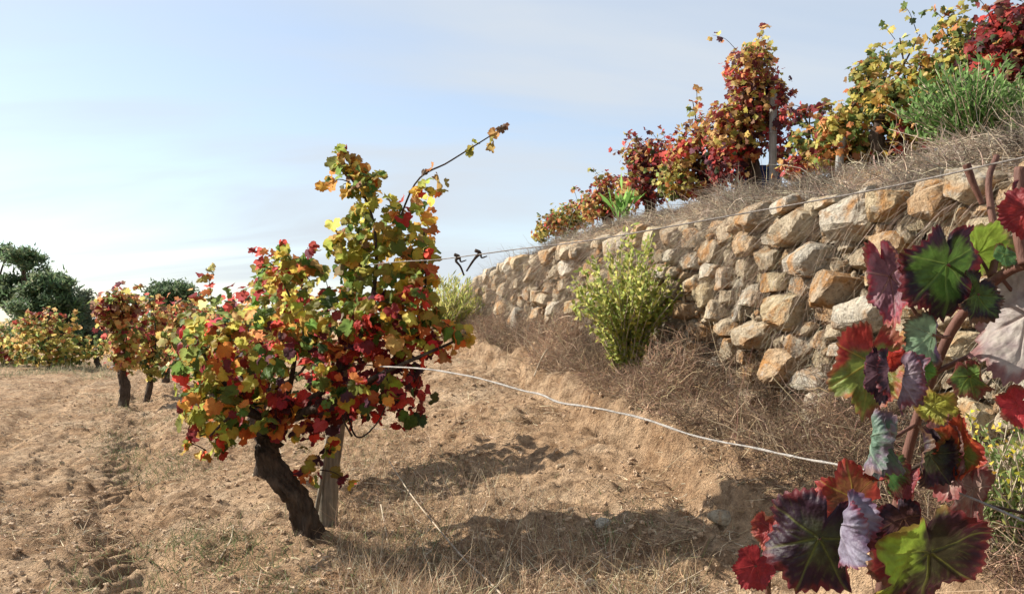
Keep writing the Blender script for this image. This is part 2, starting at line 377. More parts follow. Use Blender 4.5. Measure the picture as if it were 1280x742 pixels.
def stone_mesh(i):
    y, z, r, c, hmax, wmax, gd = sites[i]
    v, f = ICO[4 if (y < 6.5 and r > .09) else 3]
    rs = np.random.default_rng(1000 + i)
    nb = np.delete(S, i, 0); dv = nb[:, :2] - S[i, :2]; D = np.linalg.norm(dv, axis=1); m = D < 1.0; dv, D, nr = dv[m], D[m], nb[m, 2]
    tt = (1 + (r * r - nr * nr) / (D * D)) / 2
    th = np.arctan2(v[:, 2], v[:, 0]); e = np.stack([np.cos(th), np.sin(th)], -1)
    cosv = (e @ (dv / D[:, None]).T)
    lim = np.where(cosv > .05, (tt * D)[None] / np.maximum(cosv, .05), 9).min(1)
    Rm = np.clip(np.minimum(lim, 1.6 * r), .35 * r, 9)
    Rm = np.minimum(Rm, 1 / np.sqrt((e[:, 0] / wmax) ** 2 + (e[:, 1] / (hmax * ASP)) ** 2))
    # smooth the cell outline
    o = np.argsort(th); s = Rm[o]; kn = 5 if len(v) > 800 else 3; s = np.convolve(np.concatenate([s[-kn:], s, s[:kn]]), np.ones(2 * kn + 1) / (2 * kn + 1), 'same')[kn:-kn]; Rm[o] = s
    pl = np.sqrt(v[:, 0] ** 2 + v[:, 2] ** 2) ** .36; dp = np.sign(v[:, 1]) * np.abs(v[:, 1]) ** .75
    depth = min(.19, r * 1.15) * rs.uniform(.85, 1.15)
    q = np.stack([e[:, 0] * Rm * pl, dp * depth, e[:, 1] * Rm * pl / ASP], -1) * 1.07
    for _ in range(17):                                   # split faces first, then chipped corners
        if _ < 6: n = unit(np.array([(0, 1, 0), (0, 1, .4), (0, .3, 1), (0, .2, -1), (1, .3, 0), (-1, .3, 0)][_]) + rs.normal(size=3) * .22); hgt = (q @ n).max() * rs.uniform(.62, .84)
        else: n = unit(rs.normal(size=3) * np.array([1, 1.6, 1])); hgt = (q @ n).max() * rs.uniform(.72, .94)
        ex = np.maximum(q @ n - hgt, 0); q = q - n[None] * ex[:, None] * .96
    k = 5.5
    nzz = fbm(q[:, 0] * k + i * 3.7 + q[:, 1] * k, q[:, 2] * k - q[:, 1] * k * .7, i % 50, 4)
    n2 = fbm(q[:, 0] * 24 + i + q[:, 1] * 17, q[:, 2] * 24 - q[:, 1] * 19, i % 40 + 60, 3)
    n3 = np.abs(fbm(q[:, 0] * 13 + i * 1.7 + q[:, 1] * 11, q[:, 2] * 13 - q[:, 1] * 12, i % 30 + 90, 3))
    q = q * (1 + .06 * nzz + .05 * n2 - .22 * np.clip(.22 - n3, 0, 1))[:, None]
    if gd: proud = rs.uniform(.0, .05)
    else: proud = rs.uniform(-.07, .05)
    tl = rs.normal() * .08; ca, sa = math.cos(tl), math.sin(tl)
    qx = q[:, 0]; wv = ux[None] * (qx * 1.0)[:, None] - nx_[None] * (-q[:, 1])[:, None] * 1 + np.array([0, 0, 1.0])[None] * q[:, 2][:, None]
    wv = ux[None] * qx[:, None] + nx_[None] * q[:, 1][:, None] + np.array([0, 0, 1.0])[None] * q[:, 2][:, None]
    pos = np.array([float(xw(y)), y, z]) + nx_ * (proud - .01)
    return wv, f, pos, c, r / y
built = [stone_mesh(i) for i in range(len(sites))]
order = sorted(range(len(sites)), key=lambda i: -built[i][4])
for i in order[:300]:
    wv, f, pos, c, _ = built[i]
    o = link('stone', mesh_np('stone', wv, f, smooth=False), M['stone'], wall, pos - lc(wall)); o.color = (*c, 1)
chinks = []
for _ in range(2400):                                     # rubble wedged into the joints, set back from the faces
    y = 2.8 + 10.2 * random.random() ** 1.2; z = random.uniform(float(wbase(y)), float(wtop(y)) - .02); rs = np.random.default_rng(_)
    q = ICO[2][0] * rs.uniform(.02, .055) * rs.uniform(.6, 1.4, 3)
    for k_ in range(6):
        n = unit(rs.normal(size=3)); q = q - n[None] * np.maximum(q @ n - (q @ n).max() * rs.uniform(.35, .75), 0)[:, None]
    chinks.append((q + np.array([float(xw(y)), y, z]) + nx_ * rs.uniform(-.04, .055) - lc(wall), ICO[2][1]))
v, f = join(chinks); o = link('chink_rubble', mesh_np('chink_rubble', v, f, smooth=False), M['stone'], wall); o.color = (*TAN, 1); tag(o, kind='stuff')
rest = [(built[i][0] + built[i][2] - lc(wall), built[i][1]) for i in order[300:]]
if rest:
    v, f = join(rest); o = link('small_stones', mesh_np('small_stones', v, f), M['stone'], wall); o.color = (*TAN, 1); tag(o, kind='stuff')
print('stones', len(sites))

# ------------------------------------------------------------------ leaves
KEYS = [(0, 1.0), (12, .90), (25, .76), (38, .84), (50, .92), (64, .83), (78, .72), (94, .75), (108, .76), (130, .68), (152, .60), (168, .44), (180, .10)]
FULL = [(0, 1.0), (14, .93), (25, .84), (38, .90), (50, .95), (64, .90), (78, .80), (94, .84), (108, .86), (130, .80), (152, .76), (168, .68), (180, .34)]
DEEP = [(0, 1.05), (12, .85), (25, .58), (38, .78), (50, .98), (64, .74), (78, .52), (94, .66), (108, .80), (130, .62), (152, .5), (168, .42), (180, .15)]
def leafR(th, serr=.05, teeth=13, keys=KEYS):
    a = np.degrees(np.abs(th)); r = np.interp(a, [k[0] for k in keys], [k[1] for k in keys])
    saw = np.abs(((a * teeth / 180) % 1) - .5) * 2
    return r * (1 - serr + 2 * serr * saw)
def leaf_template(nt_, ring, seed, fold=.25, curl=.25, wave=.08):
    rs = np.random.default_rng(seed); th = np.linspace(-math.pi, math.pi, nt_, endpoint=False) + math.pi / nt_
    rr = leafR(th, .075 if nt_ > 30 else .0, 12, KEYS if nt_ > 30 else DEEP) * (1 + .05 * rs.normal(size=nt_)); V = [(0, 0, 0)]; E = [0]
    for k in ring:
        for t, r in zip(th, rr): V.append((math.sin(t) * r * k, math.cos(t) * r * k, 0)); E.append(k)
    V = np.array(V, float); F = [(0, 1 + j, 1 + (j + 1) % nt_) for j in range(nt_)]
    for i in range(len(ring) - 1):
        for j in range(nt_):
            a = 1 + i * nt_ + j; b = 1 + i * nt_ + (j + 1) % nt_; F += [(a, a + nt_, b + nt_), (a, b + nt_, b)]
    V[:, 2] = fold * rs.choice([-1, 1]) * np.abs(V[:, 0]) - curl * rs.choice([-1, 1], p=[.25, .75]) * V[:, 1] ** 2 + wave * np.sin(V[:, 0] * 6 + rs.uniform(0, 6)) * np.cos(V[:, 1] * 5 + rs.uniform(0, 6))
    V[:, 1] -= 0.0; return V, np.array(F), np.array(E)
MIDT = [leaf_template(40, (.5, 1), 40 + i, random.uniform(.1, .55), random.uniform(0, .5), .16) for i in range(9)]
LOWT = [leaf_template(22, (1,), 60 + i, random.uniform(.1, .4), random.uniform(0, .35), .06) for i in range(5)]
def leaf_frames(n, tipdown=.8, outward=None, ow=.8):
    nrm = rng.normal(size=(n, 3)) * .55 + np.array([0, 0, .35])
    if outward is not None: nrm = nrm + unit(outward) * ow
    nrm = unit(nrm)
    tip = rng.normal(size=(n, 3)) * .55 + np.array([0, 0, -tipdown]); tip = unit(tip - nrm * (tip * nrm).sum(1, keepdims=True))
    return np.stack([np.cross(tip, nrm), tip, nrm], -1)              # columns: x, y(tip), z(normal)
def scatter_leaves(pos, frames, size, cols, temps, edgecol=None):
    n = len(pos); ti = rng.integers(len(temps), size=n); VV, FF, CC = [], [], []; off = 0
    for k, (tv, tf, te) in enumerate(temps):
        m = np.nonzero(ti == k)[0]
        if not len(m): continue
        v = np.einsum('nij,mj->nmi', frames[m], tv) * size[m][:, None, None] + pos[m][:, None, :]
        FF.append((tf[None] + (np.arange(len(m)) * len(tv))[:, None, None] + off).reshape(-1, 3)); off += len(m) * len(tv)
        c = np.repeat(cols[m][:, None, :], len(tv), 1)
        if edgecol is not None: e = (te[None, :, None] ** 2) * .5; c = c * (1 - e) + edgecol[m][:, None, :] * e
        VV.append(v.reshape(-1, 3)); CC.append(c.reshape(-1, 3))
    return np.vstack(VV), np.vstack(FF), np.vstack(CC)
GRN, DGR, YGR, YLW, OCH, ORA, RED, CRI, PUR, BRO = (.075, .135, .020), (.032, .062, .015), (.28, .29, .035), (.55, .37, .04), (.36, .22, .05), (.50, .16, .03), (.40, .030, .018), (.16, .016, .017), (.048, .016, .022), (.16, .085, .045)
PAL = dict(
    top=[(YGR, 7), (GRN, 3.2), (YLW, 2.0), (OCH, .9), (BRO, .5)],
    right=[(YGR, 4), (YLW, 2), (ORA, 1.8), (RED, .9), (OCH, 1.6), (GRN, 1.5)],
    red=[(RED, 3), (CRI, 3), (ORA, 2.4), (PUR, 1.6), (YLW, 1.5), (GRN, 1.2), (YGR, 1.4), (OCH, .8)],
    left=[(YGR, 5.5), (GRN, 4), (YLW, 1.8), (RED, 1.4), (CRI, 1.5), (ORA, 1.2)],
    dark=[(CRI, 4), (PUR, 2.2), (RED, 2.4), (DGR, 1.5), (GRN, 1.5), (ORA, .8)],
    far=[(OCH, 3), (RED, 1.2), (CRI, 1.2), (YGR, 3), (ORA, 1.8), (GRN, 2), (BRO, 1.2)],
    terr=[(OCH, 3.0), (CRI, 2.4), (YGR, 2.4), (ORA, 1.4), (PUR, 1.2), (BRO, 2.4), (RED, 1.4), (YLW, 1.2)],
    green=[(GRN, 4), (YGR, 5), (YLW, 1.2), (OCH, 1.2), (DGR, 1.5), (ORA, .6)],
    crim=[(CRI, 4), (PUR, 2.5), (RED, 2), (DGR, 1), (BRO, 1.5), (OCH, .8)],
    yel=[(YGR, 5), (YLW, 2), (OCH, 1.6), (ORA, .7), (GRN, 3)],
)
def blob_points(c, rx, ry, rz, n, hollow=.45):
    d = unit(rng.normal(size=(n, 3))); r = (hollow + (1 - hollow) * rng.random((n, 1)) ** .6)
    r = np.where(rng.random((n, 1)) < .10, r * 1.28, r)
    return np.asarray(c) + d * r * np.array([rx, ry, rz]), d
def ragged(blobs_w, n, lmin, lmax, up=.6):
    # leading shoots that leave the crown: (leaf points, outward dirs, source blob, tube pieces)
    P_, O_, B_, T_ = [], [], [], []
    for _ in range(n):
        i = random.randrange(len(blobs_w)); c, r3 = blobs_w[i]; d = unit(rng.normal(size=3) * np.array([1, .7, .8]) + np.array([0, 0, up])); d = unit(d * np.where(np.array([0, 0, 1]) * d < 0, .15, 1)); p = c + d * r3 * .85
        L = random.uniform(lmin, lmax); e = p + d * L + np.array([0, 0, -.25 * L]) + rng.normal(size=3) * .2 * L; m = p * .5 + e * .5 + np.array([0, 0, .16 * L])
        cs = spline([p, m, e], 9); T_.append(tube([p, m, e], [.0035, .0025, .0012], 7, 4)); k = random.randint(5, 8)
        P_.append(cs[-k:] + rng.normal(size=(k, 3)) * .018); O_.append(rng.normal(size=(k, 3)) + d); B_ += [i] * k
    return np.vstack(P_), np.vstack(O_), np.array(B_), join(T_)
def trunk_part(root, pts, rad, name='trunk', mat='bark', n=40, sides=14, rough=.35, seed=1):
    v, f = tube(pts, rad, n, sides, rough, seed); return link(name, mesh_np(name, v - lc(root), f), M[mat], root)

# ---- the main vine beside its stake
vb = G(388, 668); VD = float(vb[1])
vine = thing('grapevine', 'large autumn grapevine in red, yellow and green, tied to a wooden stake', 'grapevine', vb)
def vp(px, py, dd=0.0): return P(px, py, VD + dd)
trunk_part(vine, [vb + (0.02, 0, -.12), vp(384, 655), vp(372, 622, -.02), vp(350, 596, -.04), vp(333, 572, -.03), vp(340, 545, 0), vp(352, 515, .02)], [.085, .062, .056, .064, .066, .058, .045], seed=3, rough=.75, n=90, sides=28)
arms = [[(345, 540, 0), (300, 500, -.1), (262, 455, -.15), (245, 420, -.1)], [(345, 530, 0), (365, 470, .1), (370, 400, .15), (352, 345, .2)], [(350, 530, 0), (410, 480, -.05), (455, 410, -.05), (470, 330, 0), (462, 260, 0), (430, 212, .05)],
        [(352, 525, 0), (430, 500, .1), (500, 440, .1), (530, 370, .05), (530, 290, 0)], [(352, 525, 0), (420, 500, -.2), (470, 470, -.3), (560, 430, -.2), (585, 415, -.15)], [(340, 545, 0), (320, 520, -.2), (290, 520, -.3), (262, 545, -.35)]]
for i, a in enumerate(arms):
    v, f = tube([vp(*q) for q in a], [.03, .016, .009, .005], 26, 7, .25, 20 + i); link('cane', mesh_np('cane', v - lc(vine), f), M['bark'], vine)
for i, a in enumerate([[(490, 300, 0), (520, 228, -.05), (560, 203, -.1), (600, 178, -.12), (632, 158, -.14)], [(430, 500, .0), (445, 545, -.2), (470, 530, -.25), (490, 490, -.2)], [(440, 545, -.2), (428, 520, -.22), (424, 480, -.2)]]):
    v, f = tube([vp(*q) for q in a], [.006, .0045, .003], 22, 6); link('shoot', mesh_np('shoot', v - lc(vine), f), M['twig'], vine)
BL = [  # px, py, half width, half height, depth shift, half depth, leaves, palette
    (478, 340, 64, 66, .12, .28, 175, 'top'), (515, 300, 36, 60, .1, .22, 75, 'right'), (470, 275, 44, 36, .1, .2, 60, 'top'), (436, 310, 24, 40, .1, .2, 45, 'top'),
    (448, 232, 22, 26, .03, .1, 24, 'top'), (431, 213, 8, 8, .05, .04, 5, 'right'), (537, 236, 24, 18, -.08, .1, 12, 'right'), (520, 380, 32, 50, -.1, .2, 62, 'right'), (485, 410, 60, 40, -.1, .3, 120, 'red'),
    (350, 372, 36, 46, .15, .3, 80, 'left'), (372, 335, 14, 16, .15, .12, 13, 'right'), (345, 345, 14, 14, .2, .12, 11, 'red'), (410, 400, 60, 46, .05, .35, 110, 'right'), (300, 440, 72, 50, -.05, .38, 150, 'left'),
    (255, 450, 38, 56, -.05, .3, 80, 'left'), (375, 462, 85, 58, -.05, .42, 150, 'dark'), (460, 470, 66, 56, -.05, .38, 150, 'red'), (265, 510, 40, 46, -.15, .28, 74, 'left'), (305, 510, 56, 36, -.2, .25, 85, 'left'),
    (375, 535, 30, 24, -.1, .18, 26, 'red'), (388, 585, 14, 22, -.1, .08, 11, 'red'), (505, 495, 30, 42, 0, .25, 46, 'dark'), (572, 416, 18, 14, -.15, .1, 16, 'right'), (545, 440, 22, 16, -.1, .15, 18, 'red'), (420, 505, 60, 32, .1, .3, 46, 'dark'), (270, 566, 14, 9, -.3, .08, 6, 'left')]
pp, oo, cc = [], [], []
for px, py, rx, ry, dd, rd, n, pl in BL:
    k = VD / F_PX; p, d = blob_points(vp(px, py, dd), rx * k, rd, ry * k, int(n * 1.18)); pp.append(p); oo.append(d); cc.append(pick_near(PAL[pl], p))
bw = [(vp(q[0], q[1], q[4]), np.array([q[2] * VD / F_PX, q[5], q[3] * VD / F_PX])) for q in BL]
rp, ro, rb, (tv_, tf_) = ragged(bw, 34, .07, .18, .3); pp.append(rp); oo.append(ro); cc.append(np.vstack([pick(PAL[BL[i][7]], 1) for i in rb]))
link('side_shoots', mesh_np('side_shoots', tv_ - lc(vine), tf_), M['twig'], vine)['kind'] = 'stuff'
for px, py, dd in [(590, 185, -.11), (588, 190, -.12), (594, 178, -.11), (612, 175, -.13), (618, 166, -.14), (626, 160, -.14), (631, 156, -.14), (615, 182, -.13), (553, 236, -.1), (556, 228, -.1), (540, 210, -.08), (530, 214, -.06)]:
    pp.append(vp(px, py, dd)[None]); oo.append(np.array([[0, -1.0, .2]])); cc.append(pick([(BRO, 1), (YGR, 1), (OCH, 1)], 1))
pp, oo, cc = np.vstack(pp), np.vstack(oo), np.vstack(cc)
cc = np.clip(cc * np.exp(rng.normal(size=(len(cc), 1)) * .36) * np.exp(rng.normal(size=(len(cc), 3)) * .14), .004, .75); fr = leaf_frames(len(pp), .8, oo + np.array([-.25, -.25, 0]), .75)
sz = .030 + .036 * rng.random(len(pp)) ** 1.5; sz[-12:] = rng.uniform(.03, .045, 12)
front = (oo @ np.array([0, -1.0, .15])) + rng.random(len(pp)) * .3 + (sz - .05) * 14; sel = np.argsort(-front)[:300]; rst = np.setdiff1d(np.arange(len(pp)), sel)
LM = []
for tv, tf, te in MIDT:
    me = mesh_np('leaf', tv, tf, col=np.clip(1.1 - .35 * te[:, None] ** 2 * np.array([.3, 1, 1]), 0, 2)); me.materials.append(M['leafobj']); LM.append(me)
def leaf_obj(root, p, frame, s, c, name='leaf'):
    o = bpy.data.objects.new(name, random.choice(LM)); COL.objects.link(o); o.parent = root; o.color = (*[float(q) for q in c], 1)
    m = Matrix([[*frame[r], 0] for r in range(3)] + [[0, 0, 0, 1]]).to_4x4(); o.matrix_basis = Matrix.Translation(Vector(p - lc(root))) @ m @ Matrix.Scale(float(s), 4); return o
for i in sel: leaf_obj(vine, pp[i], fr[i], sz[i], cc[i])
v, f, c = scatter_leaves(pp[rst], fr[rst], sz[rst], cc[rst], MIDT, np.clip(cc[rst] * np.array([1.1, .5, .6]), 0, 1))
tag(link('inner_leaves', mesh_np('inner_leaves', v - lc(vine), f, c), M['leaf'], vine), kind='stuff')
# the stake
sb_ = G(408, 655)
stake = thing('wooden_stake', 'weathered round wooden stake leaning beside the twisted vine trunk', 'stake', sb_)
v, f = tube([sb_ + (0, 0, -.1), P(411, 600, sb_[1] + .01), P(419, 540, sb_[1] + .02), P(432, 440, sb_[1] + .03), P(446, 340, sb_[1] + .03)], [.062, .058, .055, .054, .052], 30, 16, .10, 5, 3); link('shaft', mesh_np('shaft', v - lc(stake), f), M['post'], stake)
v, f = tube([sb_ + (-.07, -.06, -.05), P(402, 600, sb_[1] - .05), P(410, 545, sb_[1] - .04)], [.014, .012, .01], 14, 7, .15, 6); link('split_batten', mesh_np('split_batten', v - lc(stake), f), M['post'], stake)

# ---- further vines
def vine_simple(name, label, base, height, blobs, trunk_pts, group=None, lo=True, smin=.04, smax=.07, trad=.06, singles=0, tseed=0):
    """blobs: (dx, dy, dz, rx, ry, rz, n, palette) relative to the base"""
    root = thing(name, label, 'grapevine', base, group); b0 = np.asarray(base, float)
    trunk_part(root, [b0 + np.array(q) for q in trunk_pts], [trad * 1.2, trad, trad * .9, trad * .6], n=22, sides=10, rough=.5, seed=tseed + 50)
    pp, oo, cc = [], [], []
    for i, (dx_, dy_, dz_, rx, ry, rz, n, pl) in enumerate(blobs):
        c = b0 + np.array([dx_, dy_, dz_]); p, d = blob_points(c, rx, ry, rz, n, .3); pp.append(p); oo.append(d); cc.append(pick_near(PAL[pl], p))
        v, f = tube([b0 + np.array(trunk_pts[-1]), (b0 + np.array(trunk_pts[-1])) * .5 + c * .5 + rng.normal(size=3) * .06, c + np.array([0, 0, rz * .8])], [.018, .01, .005], 10, 5, .2, i)
        link('cane', mesh_np('cane', v - lc(root), f), M['bark'], root)
    bw = [(b0 + np.array(q[:3]), np.array(q[3:6])) for q in blobs]; rp, ro, rb, (tv_, tf_) = ragged(bw, 9, .12, .32, .8); pp.append(rp); oo.append(ro); cc.append(np.vstack([pick(PAL[blobs[i][7]], 1) for i in rb]))
    low = rp[:, 2] < min(q[0][2] for q in bw); rp[low] = np.array([bw[i][0] for i in rb[low]]).reshape(-1, 3) + rng.normal(size=(int(low.sum()), 3)) * .06; pp[-1] = rp
    link('side_shoots', mesh_np('side_shoots', tv_ - lc(root), tf_), M['twig'], root)['kind'] = 'stuff'
    pp, oo, cc = np.vstack(pp), np.vstack(oo), np.vstack(cc); mm = cc.mean(1, keepdims=True); cc = np.clip((cc * .9 + mm * .1) * 1.1 * np.exp(rng.normal(size=(len(cc), 1)) * .42), .004, .6)
    fr = leaf_frames(len(pp), .8, oo, .7); sz = rng.uniform(smin, smax, len(pp))
    if singles:
        fw = oo @ np.array([0, -1.0, .2]) + rng.random(len(pp)) * .3; s = np.argsort(-fw)[:singles]
        for i in s: leaf_obj(root, pp[i], fr[i], sz[i], cc[i])
        k = np.setdiff1d(np.arange(len(pp)), s); pp, fr, sz, cc = pp[k], fr[k], sz[k], cc[k]
    v, f, c = scatter_leaves(pp, fr, sz, cc, LOWT if lo else MIDT, np.clip(cc * np.array([1.1, .55, .6]), 0, 1))
    tag(link('crown', mesh_np('crown', v - lc(root), f, c), M['leaf'], root), kind='stuff'); return root
def rowbase(y, off=0.0):
    x = float(xr(y)) + off; return np.array([x, y, Hs(x, y)])
STR = [(0, 0, -.08), (.02, -.01, .2), (-.05, 0, .42), (.02, 0, .62)]
# the next vine in the row, half hidden behind the first
b = rowbase(5.95)
vine_simple('grapevine', 'red and green grapevine half hidden behind the large staked vine', b, 1.7, [(.05, 0, 1.15, .42, .38, .40, 170, 'red'), (.18, 0, 1.46, .18, .2, .22, 50, 'red'), (-.36, 0, 1.02, .32, .35, .33, 110, 'left'), (.5, .1, 1.1, .4, .38, .35, 120, 'left')], STR, lo=True, singles=60)
def pxvine(label, px, pybase, depth, blobs, tseed=0, pal_name=None, trunk_lean=(0, 0), n_scale=1.0, group=None, smin=.045, smax=.08, trad=.07, toph=None, singles=0):
    x = float(P(px, pybase, depth)[0]); base = np.array([x, depth, Hs(x, depth)]); k = depth / F_PX
    bl = []
    for bx, by, rx, ry, n, pl in blobs:
        c = P(bx, by, depth); dd = c - base; bl.append((dd[0], 0, dd[2], rx * k, max(.3, rx * k * .9), ry * k, int(n * n_scale), pl))
    zt = toph if toph else .65
    tp = [(0, 0, -.1), (trunk_lean[0] * .5 + .03, 0, zt * .35), (trunk_lean[0] - .02, 0, zt * .7), (trunk_lean[0], trunk_lean[1], zt)]
    return vine_simple('grapevine', label, base, 1.6, bl, tp, group, True, smin, smax, trad, singles, tseed)
pxvine('far red and orange grapevine on a thick dark trunk at the path edge', 154, 500, 11.6, [(145, 390, 26, 28, 260, 'far'), (155, 425, 26, 34, 260, 'far'), (135, 385, 18, 20, 90, 'crim'), (160, 375, 14, 16, 60, 'far'), (158, 452, 16, 14, 70, 'far')], 1, singles=40)
pxvine('far orange grapevine on a crooked trunk behind the thick dark one', 181, 490, 12.6, [(190, 400, 24, 34, 240, 'far'), (180, 430, 24, 30, 200, 'yel'), (195, 455, 22, 20, 120, 'green')], 2, trunk_lean=(.1, 0), trad=.045, singles=30)
pxvine('far orange-topped green grapevine with a straight trunk below the distant round tree', 206, 474, 15.0, [(232, 395, 30, 26, 260, 'far'), (225, 415, 26, 24, 200, 'green'), (215, 440, 24, 20, 120, 'far'), (262, 395, 16, 14, 70, 'yel')], 3, trad=.06, singles=30)
pxvine('far yellow-green grapevine between the orange-topped vine and the large staked one', 290, 470, 17.0, [(290, 402, 26, 18, 150, 'yel'), (268, 410, 22, 20, 120, 'yel'), (312, 400, 18, 16, 90, 'far')], 4)
pxvine('leafy yellow and red vine filling the row just behind the large staked vine', 268, 505, 9.6, [(262, 412, 34, 26, 220, 'yel'), (300, 405, 36, 26, 220, 'far'), (250, 440, 34, 26, 170, 'left'), (325, 415, 26, 22, 120, 'far')], 8, singles=40)
pxvine('low spreading yellow-green vine with one tall orange shoot below the evergreen trees', 60, 458, 20.5, [(45, 428, 36, 28, 380, 'yel'), (85, 436, 30, 22, 280, 'yel'), (62, 446, 50, 12, 200, 'green'), (62, 400, 11, 20, 70, 'far'), (88, 406, 10, 14, 40, 'yel'), (30, 405, 14, 10, 40, 'far')], 5, smin=.06, smax=.1)
pxvine('dull orange vine cut off beside the low spreading one', 5, 458, 22.0, [(8, 428, 28, 26, 300, 'yel'), (20, 444, 24, 14, 160, 'far'), (-14, 425, 22, 24, 160, 'far')], 6, smin=.06, smax=.1)
pxvine('small pale green vine at the foot of the far red one', 122, 455, 21.0, [(120, 440, 16, 11, 90, 'green'), (132, 432, 12, 10, 60, 'yel')], 7, toph=.35, smin=.05, smax=.09)
# vines on the terrace above the wall
TG = 'vines on the terrace above the wall'
def tvine(label, px, depth, blobs, seed, dens=1.0, **kw):
    if dens > 1: blobs = [(a, b_ + 4, c * 1.18, d * 1.15, e, f) for a, b_, c, d, e, f in blobs]
    return pxvine(label, px, 220, depth, blobs, seed, group=TG, smin=.028, smax=.052, n_scale=1.7 * dens, **kw)
tvine('tall dense crimson and orange vine climbing the grey wooden post', 938, 7.7, [(938, 90, 34, 36, 300, 'terr'), (945, 130, 40, 38, 330, 'terr'), (925, 170, 36, 44, 300, 'terr'), (965, 140, 22, 46, 160, 'crim'), (945, 65, 22, 16, 70, 'yel'), (905, 160, 24, 36, 170, 'terr'), (912, 205, 30, 28, 170, 'crim'), (978, 185, 12, 26, 50, 'crim')], 11, toph=.8)
tvine('orange and brown vine next to the tall post vine, one shoot sticking up', 880, 8.6, [(875, 185, 28, 30, 240, 'terr'), (852, 200, 24, 30, 190, 'terr'), (866, 136, 6, 12, 12, 'far'), (878, 155, 12, 12, 26, 'far'), (845, 228, 24, 22, 150, 'yel'), (890, 220, 26, 24, 150, 'crim'), (862, 235, 26, 14, 100, 'terr')], 12)
tvine('dark crimson rounded vine between the orange vine and the small broad-leaved green plant', 810, 9.8, [(812, 205, 28, 34, 300, 'crim'), (798, 192, 22, 24, 130, 'terr'), (832, 198, 16, 28, 120, 'terr'), (815, 238, 30, 20, 180, 'crim'), (790, 235, 20, 24, 120, 'terr')], 13)
tvine('mixed orange and green vine sloping down behind the small broad-leaved green plant', 758, 11.2, [(765, 240, 26, 24, 240, 'terr'), (745, 258, 24, 20, 190, 'far'), (752, 226, 8, 8, 22, 'yel'), (772, 262, 24, 16, 130, 'terr')], 14)
tvine('yellow-brown vine at the low end of the terrace row', 700, 12.6, [(708, 272, 24, 20, 200, 'yel'), (728, 265, 20, 20, 160, 'far'), (690, 282, 20, 16, 140, 'far'), (676, 292, 14, 10, 80, 'yel'), (712, 288, 26, 12, 100, 'far')], 15, toph=.4)
tvine('sparse vine with dark leaves hanging across the gap beside the grey post', 1010, 7.1, [(1012, 135, 18, 6, 16, 'crim'), (995, 140, 10, 8, 10, 'crim'), (1012, 175, 22, 24, 60, 'green'), (1002, 205, 24, 16, 70, 'terr')], 16, trad=.03, toph=.35, dens=1.75)
tvine('yellow and green vine above the short leaning stake', 1058, 6.7, [(1050, 160, 26, 28, 140, 'yel'), (1085, 85, 17, 20, 45, 'green'), (1090, 120, 24, 24, 100, 'green'), (1035, 180, 20, 24, 80, 'far'), (1075, 178, 26, 24, 100, 'yel'), (1060, 195, 34, 16, 90, 'far')], 17, trad=.03, dens=1.75)
tvine('green and ochre vine with a thick dark forked trunk', 1100, 6.4, [(1120, 130, 34, 30, 150, 'green'), (1150, 95, 34, 26, 110, 'yel'), (1185, 100, 30, 36, 150, 'green'), (1140, 165, 34, 24, 120, 'terr'), (1125, 60, 10, 18, 9, 'green'), (1150, 50, 10, 12, 7, 'green'), (1170, 150, 30, 26, 110, 'far'), (1140, 185, 36, 12, 70, 'terr')], 18, trad=.065, toph=.5, dens=1.75)
tvine('yellow-green vine with shoots rising to the sky beside the dark crimson one', 1200, 6.0, [(1192, 28, 14, 22, 24, 'green'), (1205, 85, 34, 34, 170, 'green'), (1175, 120, 28, 24, 100, 'yel'), (1215, 50, 18, 22, 34, 'yel'), (1215, 125, 34, 26, 130, 'far')], 19, trad=.05, dens=1.75)
tvine('very dark crimson vine above the bright green bush', 1255, 5.5, [(1262, 40, 36, 44, 330, 'crim'), (1245, 95, 36, 34, 220, 'crim'), (1285, 80, 30, 44, 180, 'crim'), (1235, 55, 18, 22, 60, 'dark'), (1265, 115, 30, 30, 150, 'crim')], 20, trad=.05)

def hz(px, depth): x = float(P(px, 220, depth)[0]); return np.array([x, depth, Hs(x, depth)])
b = hz(966, 7.5); gp = thing('wooden_post', 'upright grey wooden post in front of the tall crimson vine', 'post', b)
v, f = tube([b + (0, 0, -.15), P(966, 180, 7.5), P(967, 118, 7.52)], [.037, .036, .034], 20, 14, .07, 8, 3); link('shaft', mesh_np('shaft', v - lc(gp), f), M['greypost'], gp)
v, f = tube([P(959, 166, 7.5) , P(966, 165, 7.45), P(973, 166, 7.5)], [.004, .004], 10, 5); link('tie_wire', mesh_np('tie_wire', v - lc(gp), f), M['wire'], gp)
b = hz(1048, 6.5); ls = thing('wooden_stake', 'short wooden stake leaning right under the yellow and green terrace vine', 'stake', b)
v, f = tube([b + (0, 0, -.12), P(1050, 195, 6.5), P(1057, 172, 6.52)], [.034, .032, .03], 12, 10, .1, 9, 3); link('shaft', mesh_np('shaft', v - lc(ls), f), M['greypost'], ls)
